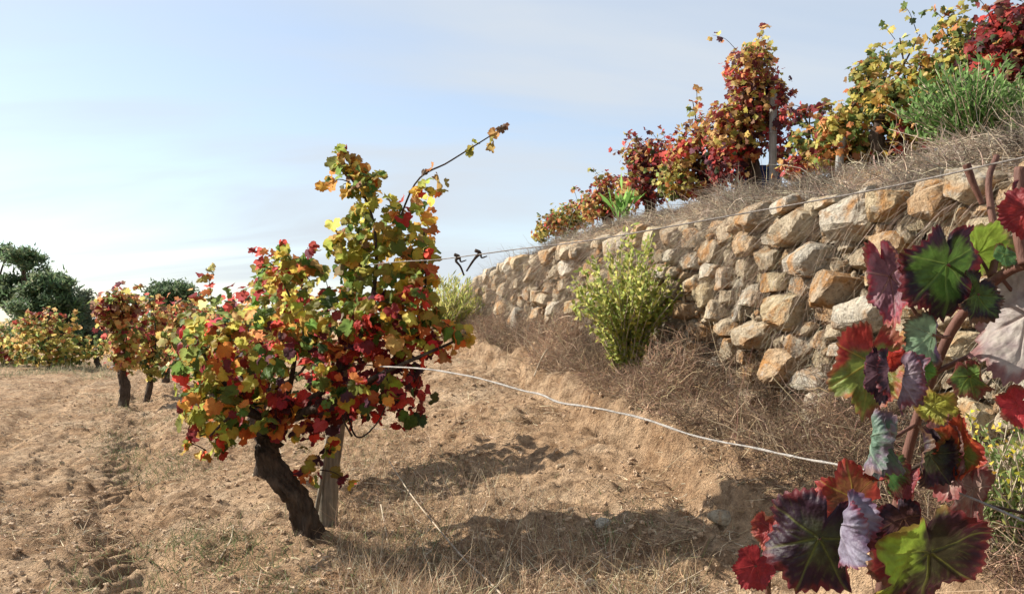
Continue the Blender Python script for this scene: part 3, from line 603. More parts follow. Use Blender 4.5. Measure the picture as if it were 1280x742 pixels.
# blue crate glimpsed behind the post
b = hz(947, 8.3); cr_ = thing('crate', 'dark blue plastic crate half hidden in leaves behind the grey post', 'crate', b)
def boxes(bs):
    out_ = []
    for x0, x1, y0, y1, z0, z1 in bs:
        v = np.array([(x, y, z) for x in (x0, x1) for y in (y0, y1) for z in (z0, z1)], float)
        f = np.array([(0, 1, 3), (0, 3, 2), (4, 6, 7), (4, 7, 5), (0, 4, 5), (0, 5, 1), (2, 3, 7), (2, 7, 6), (0, 2, 6), (0, 6, 4), (1, 5, 7), (1, 7, 3)]); out_.append((v, f))
    return join(out_)
for nm, bx in (('front', [(-.2, .2, -.15, -.13, .05, .40)]), ('back', [(-.2, .2, .13, .15, .05, .40)]), ('side', [(-.2, -.18, -.129, .129, .05, .40)]), ('side', [(.18, .2, -.129, .129, .05, .40)]), ('rim', [(-.22, .22, -.17, -.151, .36, .41)]), ('rim', [(-.22, .22, .151, .17, .36, .41)]), ('base', [(-.2, .2, -.15, .15, 0, .049)])):
    v, f = boxes(bx); link(nm, mesh_np(nm, v, f, smooth=False), M['blue'], cr_)

# ------------------------------------------------------------------ shrubs, weeds and trees
def shrub(name, label, cat, base, h, spread, nst, leaf_len, leaf_w, cols, per=26, upright=.8, mat='leaf', stemcol='drycane', flowers=None, tilt=(0, 0)):
    root = thing(name, label, cat, base); b0 = np.asarray(base, float); sv = []; LB, LD, LL = [], [], []; tips = []
    for i in range(nst):
        a = random.uniform(0, 2 * math.pi); q = random.random() ** .6; r = spread * q; hh = h * random.uniform(.55, 1.05) * (1 - .35 * q)
        st = b0 + np.array([math.cos(a) * r * .15, math.sin(a) * r * .15, -.03]); e = b0 + np.array([math.cos(a) * r + tilt[0] * hh, math.sin(a) * r + tilt[1] * hh, hh])
        mid = st * .5 + e * .5 + np.array([math.cos(a), math.sin(a), 0]) * r * (.25 if upright > .5 else .1) * -1 + rng.normal(size=3) * .03
        sv.append(tube([st, mid, e], [.005, .004, .002], 9, 4)); cs = spline([st, mid, e], 30); tips.append(e)
        k = rng.integers(5, 30, per); LB.append(cs[k]); d = rng.normal(size=(per, 3)) * .7 + np.array([math.cos(a) * .4, math.sin(a) * .4, upright]); LD.append(d); LL.append(np.full(per, 1.0))
    v, f = join(sv); link('stems', mesh_np('stems', v - lc(root), f), M[stemcol], root)
    LB, LD = np.vstack(LB), np.vstack(LD); n = len(LB)
    # each leaflet: a folded diamond
    d = unit(LD); s = unit(np.cross(d, rng.normal(size=(n, 3)))); u = np.cross(s, d); L = leaf_len * rng.uniform(.6, 1.2, n)[:, None]; Wd = leaf_w * rng.uniform(.7, 1.2, n)[:, None]
    V = np.stack([LB, LB + d * L * .5 + s * Wd + u * Wd * .3, LB + d * L, LB + d * L * .5 - s * Wd + u * Wd * .3], 1).reshape(-1, 3)
    Fq = np.stack([np.arange(n) * 4 + j for j in range(4)], -1); c = np.repeat(np.clip(pick(cols, n) * np.exp(rng.normal(size=(n, 1)) * .25), .004, .8), 4, 0)
    tag(link('foliage', mesh_np('foliage', V - lc(root), Fq, c), M[mat], root), kind='stuff')
    if flowers:
        fc = flowers; tp = np.array(tips); m = len(tp) * 2; p = tp[rng.integers(len(tp), size=m)] + rng.normal(size=(m, 3)) * .03; V, Fq, c = strands(p, rng.normal(size=(m, 3)), .018, .016, np.zeros((m, 3)), jit(fc, m, .15), 1)
        tag(link('flowers', mesh_np('flowers', V - lc(root), Fq, c), M[mat], root), kind='stuff')
    return root
YG1, YG2, YG3 = (.34, .35, .06), (.20, .26, .045), (.48, .41, .09)
def onG(px, y, d):                                     # a spot in front of the wall at distance d
    x = float(xw(y)) + d / .95; return np.array([x, y, Hs(x, y)])
shrub('wall_shrub', 'yellow-green leafy shrub growing against the dry stone wall', 'shrub', onG(0, 6.45, -.38), 1.25, .50, 130, .055, .015, [(YG1, 4), (YG2, 4), (YG3, 2)], 50, tilt=(.02, .0))
x_ = float(P(560, 400, 11.5)[0]); shrub('broom_bush', 'bright yellow-green wispy bush at the low far end of the wall', 'bush', np.array([x_, 11.5, Hs(x_, 11.5)]), .95, .6, 130, .11, .009, [(YG1, 4), (YG3, 2), (YG2, 2)], 24, upright=1.6)
b = hz(1215, 5.3); shrub('rosemary_bush', 'dense bright green needle-leaved bush on the terrace edge', 'bush', b, .70, .55, 170, .065, .010, [((.09, .18, .035), 4), ((.14, .26, .06), 3), ((.05, .10, .02), 2)], 34, upright=1.1)
b = hz(1275, 5.0); shrub('rosemary_bush', 'smaller paler green bush next to the dense needle-leaved one', 'bush', b, .5, .3, 60, .06, .008, [((.12, .20, .05), 4), ((.18, .27, .07), 3)], 30, upright=1.1)
b = hz(776, 9.4); shrub('broadleaf_plant', 'small upright plant with broad bright green leaves above the wall', 'plant', b, .42, .16, 9, .26, .03, [((.10, .24, .03), 3), ((.16, .32, .05), 2)], 4, upright=2.0)
for px, py, lab, hh in ((1215, 590, 'green weed with small yellow flowers behind the close purple leaves', .42), (1262, 600, 'taller green yellow-flowered weed at the bank foot near the stone wall', .5)):
    b = onG(0, 3.2 if px < 1250 else 3.05, -.50); shrub('flowering_weed', lab, 'weed', b, hh + .12, .26, 34, .045, .007, [((.12, .18, .05), 3), ((.20, .25, .07), 2), ((.28, .28, .06), 1)], 26, upright=1.0, flowers=(.75, .55, .05))
def tree(name, label, px, depth, blobs, pal_, n_leaf, ls, group=None):
    x = float(P(px, 440, depth)[0]); b0 = np.array([x, depth, Hs(x, depth)]); root = thing(name, label, 'tree', b0, group); k = depth / F_PX
    top = P(blobs[0][0], blobs[0][1], depth)
    v, f = tube([b0 + (0, 0, -.3), b0 * .6 + top * .4 + (.1, 0, 0), top], [.28, .2, .06], 18, 10, .25, 3); link('trunk', mesh_np('trunk', v - lc(root), f), M['bark'], root)
    pts = []; br = []
    for bx, by, rx, ry in blobs:
        c = P(bx, by, depth + random.uniform(-1, 1)); br.append(tube([b0 * .6 + top * .4, (b0 * .6 + top * .4) * .5 + c * .5 + rng.normal(size=3) * .3, c], [.12, .07, .03], 10, 6, .2, 4))
        ncl = 26; d = unit(rng.normal(size=(ncl, 3))); cl = c + d * (.35 + .65 * rng.random((ncl, 1))) * np.array([rx * k, rx * k, ry * k])
        m = int(n_leaf * rx * ry / 900); ii = rng.integers(ncl, size=m); pts.append(cl[ii] + rng.normal(size=(m, 3)) * np.array([.36, .36, .24]) * min(1.0, rx * k * .5))
    v, f = join(br); link('limbs', mesh_np('limbs', v - lc(root), f), M['bark'], root)
    pts = np.vstack(pts); n = len(pts); V, Fq, c = strands(pts, rng.normal(size=(n, 3)) + np.array([0, 0, .3]), rng.uniform(.6, 1.3, n) * ls, ls * .55, rng.normal(size=(n, 3)) * .2, jit(pick(pal_, n), n, .3), 2)
    tag(link('crown', mesh_np('crown', V - lc(root), Fq, c), M['needle'], root), kind='stuff')
DG = [((.07, .115, .045), 3), ((.11, .155, .06), 2), ((.045, .08, .035), 2)]; OLV = [((.15, .175, .11), 2), ((.115, .145, .085), 3)]  # crown greens lightened so the colour itself carries some distance haze
tree('evergreen_tree', 'tall dark evergreen tree with an open lumpy top', 22, 40, [(30, 325, 26, 14), (8, 318, 20, 12), (52, 345, 20, 14), (25, 370, 36, 26), (0, 360, 26, 24)], DG, 3600, .2)
tree('evergreen_tree', 'dense dark rounded evergreen tree beside the tall open-topped one', 62, 38, [(65, 360, 26, 22), (45, 385, 32, 26), (80, 385, 22, 22), (55, 410, 40, 22)], DG, 3800, .2)
tree('evergreen_tree', 'lower grey-green evergreen tree sloping down behind the far red vine', 100, 42, [(98, 372, 16, 12), (105, 395, 22, 24), (88, 405, 26, 24), (115, 415, 16, 18), (128, 425, 16, 14)], OLV, 4200, .2)
tree('evergreen_tree', 'small round dark tree showing above the far vines', 215, 48, [(218, 362, 24, 10), (205, 372, 26, 14), (235, 375, 18, 16), (215, 395, 36, 18)], DG, 4200, .22)

# ------------------------------------------------------------------ dry grass, brush, straw, clods (nobody could count these)
def put(n, y0, y1, d0, d1, ypow=1.6):
    y = y0 + (y1 - y0) * rng.random(n) ** ypow; d = rng.uniform(d0, d1, n); x = xw(y) + d / .95; return np.stack([x, y, H(x, y)], -1), d
def stuff(name, label, cat, V, F, C, mat='dry'):
    return tag(link(name, mesh_np(name, V, F, C), M[mat]), label, cat, kind='stuff')
def cat_str(parts):
    o = 0; VV, FF, CC = [], [], []
    for v, f, c in parts: VV.append(v); FF.append(f + o); CC.append(c); o += len(v)
    return np.vstack(VV), np.vstack(FF), np.vstack(CC)
GB = [((.30, .25, .19), 4), ((.22, .165, .12), 3), ((.40, .34, .25), 2), ((.17, .12, .09), 2)]
# top of the bank
n = 46000; b, d = put(n, 2.6, 12.8, .11, 1.25); tuft = np.clip(.75 + 1.5 * fbm(b[:, 0] * 3.1, b[:, 1] * 3.1, 41, 3), .2, 1.7); b[:, 2] += rng.random(n) * .06 * tuft; dirs = rng.normal(size=(n, 3)) * np.array([1, 1, .7]) + np.array([-.35, -.1, .55]); L = rng.uniform(.06, .22, n) * tuft
p1 = strands(b, dirs, L, .0046, np.array([-.1, -.05, -.35]) * np.ones((n, 3)), jit(pick(GB, n), n, .3, .05) * (.95 + .9 * fbm(b[:, 0] * 2.6, b[:, 1] * 2.6, 23, 3))[:, None], 3, .06)
n = 12000; b, d = put(n, 2.6, 12.5, .10, .24); dirs = rng.normal(size=(n, 3)) * .6 + np.array([-.9, -.3, .1]); L = rng.uniform(.12, .36, n)
p2 = strands(b + np.array([0, 0, .0]), dirs, L, .004, np.array([-.2, -.1, -.8]) * np.ones((n, 3)), jit(pick(GB, n), n, .25, .05), 3, .06)
n = 2600; b, d = put(n, 2.6, 12.5, .12, 1.1); p3 = strands(b, rng.normal(size=(n, 3)) * np.array([.8, .8, .5]) + np.array([-.2, 0, .7]), rng.uniform(.14, .38, n), rng.uniform(.004, .011, n), rng.normal(size=(n, 3)) * .25 + np.array([-.1, 0, -.35]), jit(pick([((.46, .39, .28), 3), ((.34, .28, .21), 3), ((.20, .14, .10), 1)], n), n, .2, .05), 4, .05)
V, F, C = p3; p3 = (V, F, C)
V, F, C = cat_str([p1, p2, p3]); stuff('dry_grass', 'grey-brown dry grass matted over the bank above the wall', 'dry grass', V, F, C)
# brush at the foot of the wall
BB = [((.20, .125, .08), 4), ((.28, .19, .12), 3), ((.14, .085, .06), 3), ((.38, .29, .19), 1.5)]
n = 85000; b, d = put(n, 2.5, 12.8, -.88, -.02, 1.35)
mound = np.clip(.35 + 1.1 * fbm(b[:, 0] * 1.7 + 5, b[:, 1] * 1.7, 77, 3) + .25, .12, 1.1); ft = -0.95 + 0.26 * fbm(b[:, 1] * 1.6, b[:, 1] * 0 + 3.1, 5, 4) + np.interp(b[:, 1], [4, 9], [0, .3]); keep = (d > ft + .10) & (rng.random(n) < mound * np.where(b[:, 1] > 8.5, 1, .85)); b = b[keep]; mound = mound[keep]; n = len(b)
b[:, 2] += rng.random(n) * (.10 + .24 * sstep(-.8, -.2, (b[:, 0] - xw(b[:, 1])) * .95)) * mound; dirs = rng.normal(size=(n, 3)) * np.array([1, 1, .8]) + np.array([0, 0, .55]); L = rng.uniform(.05, .20, n) * (.5 + .6 * mound)
p1 = strands(b, dirs, L, .0042, rng.normal(size=(n, 3)) * .25 + np.array([0, 0, -.2]), jit(pick(BB, n), n, .3, .06) * (.95 + .9 * fbm(b[:, 0] * 2.6, b[:, 1] * 2.6, 19, 3))[:, None], 3, .09)
n = 2600; b, d = put(n, 2.5, 12.5, -.62, -.03); p3 = strands(b, rng.normal(size=(n, 3)) * np.array([.8, .8, .5]) + np.array([-.1, 0, .8]), rng.uniform(.14, .42, n), rng.uniform(.004, .009, n), rng.normal(size=(n, 3)) * .3 + np.array([0, 0, -.25]), jit(pick([((.44, .34, .22), 3), ((.30, .21, .14), 3), ((.17, .11, .075), 2)], n), n, .2, .05), 4, .06)
V, F, C = cat_str([p1, p3]); stuff('dry_brush', 'brown dead brush tangled along the foot of the wall', 'brush', V, F, C)
# grass and roots on the wall face
n = 24000; y = 3 + 9.8 * rng.random(n); z = wbase(y) + (wtop(y) - wbase(y)) * rng.random(n); m = fbm(y * 2.2, z * 2.6, 21, 3) + np.interp(y, [4, 5.2, 6.2, 12], [-.22, -.08, .2, .25]); k = m > .02; y, z = y[k], z[k]; n = len(y)
b = np.stack([xw(y), y, z], -1) + nx_ * .03; V, F, C = strands(b, nx_ * .7 + rng.normal(size=(n, 3)) * .6 + np.array([0, 0, -.2]), rng.uniform(.07, .22, n), .0036, np.array([0, 0, -.6]) * np.ones((n, 3)), jit(pick(GB, n), n, .25, .05), 3, .08)
stuff('hanging_grass', 'dry stalks and roots hanging out between the wall stones', 'dry grass', V, F, C)
# straw and twigs lying on the soil
def ground_pts(n, x0, x1, y0, y1, yp=1.8):
    y = y0 + (y1 - y0) * rng.random(n) ** yp; u = rng.random(n); x = (x0 + (x1 - x0) * u) * y / 4.0; return x, y
n = 110000; x, y = ground_pts(n, -2.8, 1.6, 2.9, 18, 1.7); k = ((x - xw(y)) < -.75) & (rng.random(n) < np.clip(.34 + fbm(x * 1.7, y * 1.7, 55, 4) * 1.9 + np.exp(-((x - xr(y) - .5) / .8) ** 2) * .5, .05, 1)); x, y = x[k], y[k]; n = len(x)
b = np.stack([x, y, H(x, y) + .006], -1); dirs = rng.normal(size=(n, 3)) * np.array([1, 1, .35]) + np.array([0, 0, .16])
ST = [((.46, .33, .20), 4), ((.32, .21, .125), 3.5), ((.14, .09, .055), 2.6), ((.64, .54, .38), 1.6)]
p1 = strands(b, dirs, rng.uniform(.02, .10, n), .0026 + y * .0003, rng.normal(size=(n, 3)) * np.array([.3, .3, .05]), jit(pick(ST, n), n, .2, .05), 2, .05)
n = 20000; x, y = ground_pts(n, -.9, 1.4, 3.0, 8); k = (np.abs(x - xr(y) - .6) < .8) & ((x - xw(y)) < -.8); x, y = x[k], y[k]; n = len(x); b = np.stack([x, y, H(x, y)], -1)
p2 = strands(b, rng.normal(size=(n, 3)) * .5 + np.array([0, 0, .7]), rng.uniform(.04, .17, n), .003, rng.normal(size=(n, 3)) * .3, jit(pick(ST, n), n, .2, .05), 2, .06)
V, F, C = cat_str([p1, p2]); stuff('straw', 'pale straw and dead stems strewn over the soil', 'straw', V, F, C)
# low greyish green growth
n = 60000; x, y = ground_pts(n, -2.8, 1.0, 3.0, 14, 1.5)
wv = x - xr(y); dens = np.exp(-((wv + .75) / .42) ** 2) * np.clip(.35 + 1.8 * fbm(x * 1.4, y * 1.4, 71, 3), 0, 1) + .9 * np.exp(-((wv - .85) / .6) ** 2) * np.clip(.25 + 1.6 * fbm(x * 1.6, y * 1.6, 73, 3), 0, 1)
k = (rng.random(n) < dens) & ((x - xw(y)) < -.9); x, y = x[k], y[k]; n = len(x); b = np.stack([x, y, H(x, y)], -1)
V, F, C = strands(b, rng.normal(size=(n, 3)) * .6 + np.array([0, 0, .8]), rng.uniform(.025, .085, n), .0055, rng.normal(size=(n, 3)) * .4, jit(pick([((.12, .145, .055), 4), ((.19, .20, .09), 3), ((.30, .26, .16), 1.5)], n), n, .2, .05), 2)
n = 9000; x = rng.uniform(-16, -8.5, n); y = rng.uniform(17, 23, n); k = fbm(x * .8, y * .8, 91, 3) > -.1; x, y = x[k], y[k]; n = len(x)
far_ = strands(np.stack([x, y, H(x, y)], -1), rng.normal(size=(n, 3)) * .5 + np.array([0, 0, .8]), rng.uniform(.05, .22, n), .012, rng.normal(size=(n, 3)) * .3, jit(pick([((.36, .31, .19), 3), ((.22, .22, .11), 2)], n), n, .2, .05), 2)
V, F, C = cat_str([(V, F, C), far_])
stuff('low_grass', 'thin grey-green grass patches along both sides of the vine row', 'grass', V, F, C)
# clods and pebbles
v0, f0 = ICO[2]; n = 13000; x, y = ground_pts(n, -2.8, 1.6, 2.9, 17, 1.7); k = (x - xw(y)) < -.6; x, y = x[k], y[k]; n = len(x)
r = .004 + .014 * rng.random(n) ** 3; sc_ = r[:, None] * rng.uniform(.7, 1.3, (n, 3)); vv = np.stack([v0 * (1 + .75 * (rng.random((len(v0), 1)) - .5)) * rng.uniform(.6, 1.2, 3) for _ in range(14)])[rng.integers(14, size=n)]
V = (vv * sc_[:, None, :] + np.stack([x, y, H(x, y) + r * .05], -1)[:, None, :]).reshape(-1, 3); F = (f0[None] + (np.arange(n) * len(v0))[:, None, None]).reshape(-1, 3)
tag(link('soil_clods', mesh_np('soil_clods', V, F, smooth=False), M['crumb']), 'small crumbled clods of tan soil between vines and bank', 'soil', kind='stuff')

# ------------------------------------------------------------------ loose stones, sticks
def loose(label, px, py, r, c, sd):
    g = G(px, py); rs = np.random.default_rng(sd); v, f = ICO[3]; q = v * np.array([1.25, .9, .62]) * r
    for _ in range(8):
        n_ = unit(rs.normal(size=3)); h_ = (q @ n_).max() * rs.uniform(.6, .88); q = q - n_[None] * np.maximum(q @ n_ - h_, 0)[:, None] * .9
    q = q * (1 + .12 * fbm(q[:, 0] * 14 + sd, q[:, 2] * 14 + q[:, 1] * 9, sd, 3))[:, None]
    o = link('loose_stone', mesh_np('loose_stone', q, f), M['stone'], None, g + (0, 0, r * .25)); o.color = (*c, 1); o.rotation_euler = (0, 0, rs.uniform(0, 6)); tag(o, label, 'stone')
loose('pale flat stone in the shade between the vine row and the bank', 755, 658, .055, WHT, 1)
loose('small whitish stone on sunlit soil below the shaded pale flat one', 737, 732, .04, WHT, 2)
loose('tan stone lying at the foot of the eroded bank', 905, 652, .075, TAN, 3)
loose('small brown stone on the slope below the wall shrub', 700, 585, .04, BRN, 4)
loose('fist-sized ochre clod-like stone beside the base of the stake', 452, 702, .04, TAN, 5)
def stick(name, label, cat, pts, rad, mat='drycane', n=26):
    b = np.array(pts[0]); v, f = tube(pts, rad, n, 6, .3, len(label)); return tag(link(name, mesh_np(name, v - b, f), M[mat], None, b), label, cat)
def gp3(px, py, up): g = G(px, py); return g + np.array([0, 0, up])
stick('dry_cane', 'long pale dry cane arching down to the soil right of the stake', 'cane', [gp3(486, 600, .14), gp3(512, 635, .10), gp3(545, 668, .05), gp3(580, 708, .04), gp3(606, 735, .05), gp3(630, 760, .05)], [.0035, .0045, .005])
stick('dry_cane', 'short forked-looking pale stick near the long arching cane', 'cane', [gp3(476, 640, .05), gp3(482, 665, .012), gp3(487, 690, .01)], [.005, .006])
stick('dry_cane', 'thin pale stalk lying beside the short stick by the stake', 'cane', [gp3(455, 610, .04), gp3(490, 612, .03), gp3(520, 625, .02)], [.003, .003])
stick('dry_stalk', 'single upright dry stalk on the brush below the big upright wall stone', 'stalk', [gp3(668, 470, 0), P(676, 450, G(668, 470)[1]), P(684, 436, G(668, 470)[1])], [.009, .008, .006])
stick('dry_cane', 'thin crooked twig on the tracked soil of the path', 'twig', [gp3(275, 700, .01), gp3(288, 680, .02), gp3(292, 660, .015)], [.005, .004])
stick('dry_stalk', 'thin upright weed stalk in the shaded soil behind the long cane', 'stalk', [gp3(585, 640, 0), P(590, 610, G(585, 640)[1]), P(600, 585, G(585, 640)[1])], [.003, .002, .0015])

# ------------------------------------------------------------------ wires along the row
def row_at(px, py):                                     # a pixel on the vertical plane of the row
    u = (px - 640) / F_PX; y = 1.2 / (u + .51); return P(px, py, y)
def wirething(name, label, pts, rad, n, rough, cat='wire', mat='wire'):
    pts = [np.array(p) for p in pts]; b = pts[0]; root = thing(name, label, cat, b); v, f = tube(pts, rad, n, 7, rough, 7, 60); link('strand', mesh_np('strand', v - b, f), M[mat], root); return root
uw = wirething('trellis_wire', 'upper trellis wire with two knotted tie ends, above the wall line', [row_at(1500, 160), row_at(1280, 197), row_at(1100, 236), row_at(900, 272), row_at(740, 300), row_at(650, 311), row_at(550, 324), row_at(500, 327), P(462, 331, VD), P(440, 334, VD + .05)], [.0014, .0015, .0016, .002, .002], 90, .2, mat='greywire')
for px, py, ex in ((571, 321, 9), (597, 316, -14)):
    p0 = row_at(px, py); v1 = tube([p0 + (-.008, 0, .008), p0 + (.008, -.004, 0), p0 + (-.004, .004, -.012), P(px + ex * .5, py + 12, p0[1]), P(px + ex, py + 23, p0[1])], [.006, .006, .004, .003], 16, 6); v2 = tube([p0 + (.01, 0, 0), P(px + 5, py + 6, p0[1]), P(px + 12, py + 4, p0[1])], [.004, .003, .002], 10, 5)
    v, f = join([v1, v2]); link('tie', mesh_np('tie', v - lc(uw), f), M['twig'], uw)
lowp = [(1290, 655), (1180, 610), (1060, 583), (1000, 572), (935, 558), (870, 545), (800, 522), (740, 509), (700, 503), (676, 493), (650, 487), (600, 473), (560, 465), (520, 460)]
wirething('trellis_wire', 'lower thick frayed pale wire sagging from the staked vine to the close purple leaves', [row_at(*q) for q in lowp] + [P(470, 457, VD - .15), P(432, 452, VD)], [.0015, .0022, .0030, .0034], 150, .55)
stick('dry_twig', 'thin dark twig behind the close vine cane', 'twig', [P(1200, 622, 1.5), P(1240, 632, 1.55), P(1300, 645, 1.6)], [.003, .0035], 'twig')

# ------------------------------------------------------------------ the close vine on the right
FB = np.array([.60, 1.22, 0.0]); FB[2] = Hs(.60, 1.22)
fv = thing('grapevine', 'close grapevine with curled purple, red and green leaves on reddish canes', 'grapevine', FB)
trunk_part(fv, [FB + (0, 0, -.1), FB + (.01, 0, .25), FB + (-.03, 0, .5), P(1095, 760, 1.2)], [.05, .042, .035, .018], seed=9)
def fcane(pts, rad, name='cane', mat='cane'):
    v, f = tube([P(*q) for q in pts], rad, 36, 10, .12, len(pts) * 7, 14); return link(name, mesh_np(name, v - lc(fv), f), M[mat], fv)
fcane([(1095, 765, 1.2), (1110, 690, 1.2), (1124, 620, 1.2), (1136, 560, 1.19), (1158, 490, 1.17), (1188, 415, 1.14), (1225, 368, 1.1), (1262, 338, 1.06), (1310, 325, 1.0)], [.0075, .0078, .0074, .007, .0068, .006])
fcane([(1240, 345, 1.1), (1247, 300, 1.12), (1240, 270, 1.13), (1236, 225, 1.14), (1246, 195, 1.15)], [.005, .005, .004])
fcane([(1208, 205, 1.2), (1216, 228, 1.2), (1228, 255, 1.2)], [.006, .004], 'cane_stub')
fcane([(1168, 466, 1.16), (1205, 448, 1.14), (1248, 428, 1.1)], [.004, .0035], 'petiole')
fcane([(1130, 590, 1.19), (1165, 575, 1.17), (1205, 570, 1.15)], [.003, .003], 'petiole', 'twig')
fcane([(1275, 210, 1.05), (1272, 280, 1.04), (1280, 330, 1.03)], [.007, .007], 'cane')
fcane([(960, 742, 1.15), (962, 700, 1.13), (966, 660, 1.12)], [.004, .003], 'petiole')
fcane([(1145, 530, 1.18), (1120, 545, 1.15), (1098, 560, 1.13)], [.003, .0025], 'petiole')
fcane([(1155, 500, 1.18), (1180, 520, 1.16), (1195, 560, 1.14), (1200, 610, 1.13)], [.003, .003, .0025], 'petiole')
VEINS = [0, 50, -50, 105, -105]
def big_leaf(px, py, depth, rpx, ang, yaw=0, pitch=0, kx=0.0, ky=0.0, cin=GRN, cout=PUR, cvein=YGR, seed=0, split=0.0, csplit=None, edge=.62, wx=1.0, wy=1.0, pet=None, roll=0.0, spread=.22):
    """ang: where the tip points in the picture (0 up, 90 right); yaw/pitch tilt the blade; kx/ky curl it about midrib / across"""
    rs = np.random.default_rng(seed); NT, NR = 168, 18
    th = np.linspace(-math.pi, math.pi, NT, endpoint=False); rr = leafR(th, .05, 19, FULL) * (1 + .06 * rs.normal() * np.sin(th * 2 + rs.uniform(0, 6)))
    ks = np.linspace(0, 1, NR + 1)[1:]; X = (np.sin(th)[None] * rr[None] * ks[:, None]).ravel(); Y = (np.cos(th)[None] * rr[None] * ks[:, None]).ravel()
    X = np.concatenate([[0], X]); Y = np.concatenate([[0], Y]); E = np.concatenate([[0], np.repeat(ks, NT)]); TH = np.concatenate([[0], np.tile(th, NR)])
    rad = np.hypot(X, Y)
    vd = np.full(len(X), 9.0); vid = []
    for a in VEINS:
        a = R(a + rs.normal() * 3); ax = np.array([math.sin(a), math.cos(a)]); t = X * ax[0] + Y * ax[1]; s = X * ax[1] - Y * ax[0]
        vd = np.minimum(vd, np.where(t > 0, np.abs(s) - .004 + .010 * np.clip(t, 0, 1), 9))
        for t0 in (.22, .4, .58, .74):                   # side veins
            for sg in (1, -1):
                b_ = a + sg * R(42); bx = np.array([math.sin(b_), math.cos(b_)]); ox, oy = X - ax[0] * t0, Y - ax[1] * t0; tt = ox * bx[0] + oy * bx[1]; ss = ox * bx[1] - oy * bx[0]
                vd = np.minimum(vd, np.where((tt > 0) & (tt < .42), np.abs(ss) + .017, 9))
    vein = np.clip(1 - vd / .024, 0, 1)
    z = .045 * np.sin(rad * 9 + TH * 3 + rs.uniform(0, 6)) * E + .07 * np.sin(TH * 5 + rs.uniform(0, 6)) * E ** 2 + .05 * np.clip(vd, 0, .12) * 6 * (.4 + .6 * fbm(X * 6, Y * 6, seed, 2)) - .03 * vein
    z = z + .05 * fbm(X * 7, Y * 7, seed + 3, 3) * E + .16 * E ** 5 * fbm(np.cos(TH) * 1.6 + seed, np.sin(TH) * 1.6, seed + 4, 2) * 2
    nz = fbm(X * 2.2 + seed, Y * 2.2, seed + 5, 4) + .35 * fbm(X * 9 + seed, Y * 9, seed + 6, 3); kx *= 1.45; ky += .25 * rs.normal(); rpx = rpx * .86
    f_out = sstep(edge - spread, edge + spread, E + .45 * nz - .25 * vein - np.clip(.12 - vd, 0, .12) * 2.0)
    col = np.array(cin)[None] * (1 - f_out[:, None]) + np.array(cout)[None] * f_out[:, None]
    if csplit is not None:
        fs = sstep(.08, .36, X * math.cos(split) + Y * math.sin(split) + .35 * nz); col = col * (1 - fs[:, None]) + np.array(csplit)[None] * fs[:, None]
    col = col * (1 + .35 * fbm(X * 9, Y * 9, seed + 9, 3))[:, None]
    rim = (sstep(.86, 1.0, E + .25 * nz) * .65)[:, None]; col = col * (1 - rim) + np.array(rs.choice([0, 1]) and CRI or BRO)[None] * rim
    v_ = (vein * .5)[:, None]; col = col * (1 - v_) + np.array(cvein)[None] * v_; col = np.clip(col, .003, .8)
    X, Y = X * wx, Y * wy
    if abs(kx) > .01: a_ = X * kx; r_ = 1 / kx - z; X, z = np.sin(a_) * r_, 1 / kx - np.cos(a_) * r_
    if abs(ky) > .01: a_ = Y * ky; r_ = 1 / ky - z; Y, z = np.sin(a_) * r_, 1 / ky - np.cos(a_) * r_
    q = np.stack([X, Y, z], -1) * (rpx / F_PX * depth)
    A = Matrix.Rotation(R(yaw), 3, 'Y') @ Matrix.Rotation(R(pitch), 3, 'X')
    q = q @ np.array(A).T
    a = R(ang); ey = np.array([math.sin(a), 0, math.cos(a)]); ez = np.array([0, -1.0, 0]); ex = np.cross(ey, ez)
    p0 = P(px, py, depth); V = p0 + q[:, :1] * ex + q[:, 1:2] * ey + q[:, 2:] * ez
    F = [(0, 1 + j, 1 + (j + 1) % NT, 0) for j in range(0)]; tri = np.array([(0, 1 + (j + 1) % NT, 1 + j) for j in range(NT)])
    ii = np.arange(NR - 1)[:, None] * NT + 1; j = np.arange(NT)[None]; j2 = (j + 1) % NT
    a0, a1, b0, b1 = (ii + j).ravel(), (ii + j2).ravel(), (ii + NT + j).ravel(), (ii + NT + j2).ravel()
    tri = np.vstack([tri, np.stack([a0, a1, b1], -1), np.stack([a0, b1, b0], -1)])
    o = link('leaf', mesh_np('leaf', V - p0, tri, col), M['big'], fv, p0 - lc(fv))
    if pet is not None: fcane([(px, py, depth), ((px + pet[0]) / 2 + 3, (py + pet[1]) / 2 + 2, depth * .5 + pet[2] * .5 + .01), pet], [.002, .0028], 'petiole')
    return o
DP, LGR, GYP, PNK, BGR, TEA = (.016, .006, .013), (.13, .26, .03), (.22, .17, .20), (.50, .42, .38), (.10, .17, .12), (.03, .06, .02)
C1 = dict(seed=1)
big_leaf(1184, 330, 1.02, 82, 172, yaw=-12, pitch=-18, kx=-.55, ky=.35, cin=(.045, .10, .015), cout=DP, cvein=(.20, .30, .06), seed=1, edge=.46, pet=(1232, 362, 1.09))
big_leaf(1222, 318, 1.10, 58, 10, yaw=18, pitch=30, kx=.3, cin=(.20, .32, .03), cout=(.22, .26, .04), cvein=YGR, seed=2, edge=.9, pet=(1238, 350, 1.1))
big_leaf(1112, 345, 1.06, 74, 165, yaw=38, pitch=10, kx=1.1, cin=(.16, .07, .09), cout=(.30, .02, .04), cvein=(.40, .22, .16), seed=3, edge=.75, wx=.62, wy=1.1, pet=(1150, 400, 1.1))
big_leaf(1165, 418, 1.05, 52, 185, yaw=-30, pitch=0, kx=-1.0, cin=(.16, .26, .15), cout=DP, cvein=(.35, .42, .25), seed=4, split=3.14, csplit=(.035, .015, .045), edge=.8, pet=(1186, 420, 1.13))
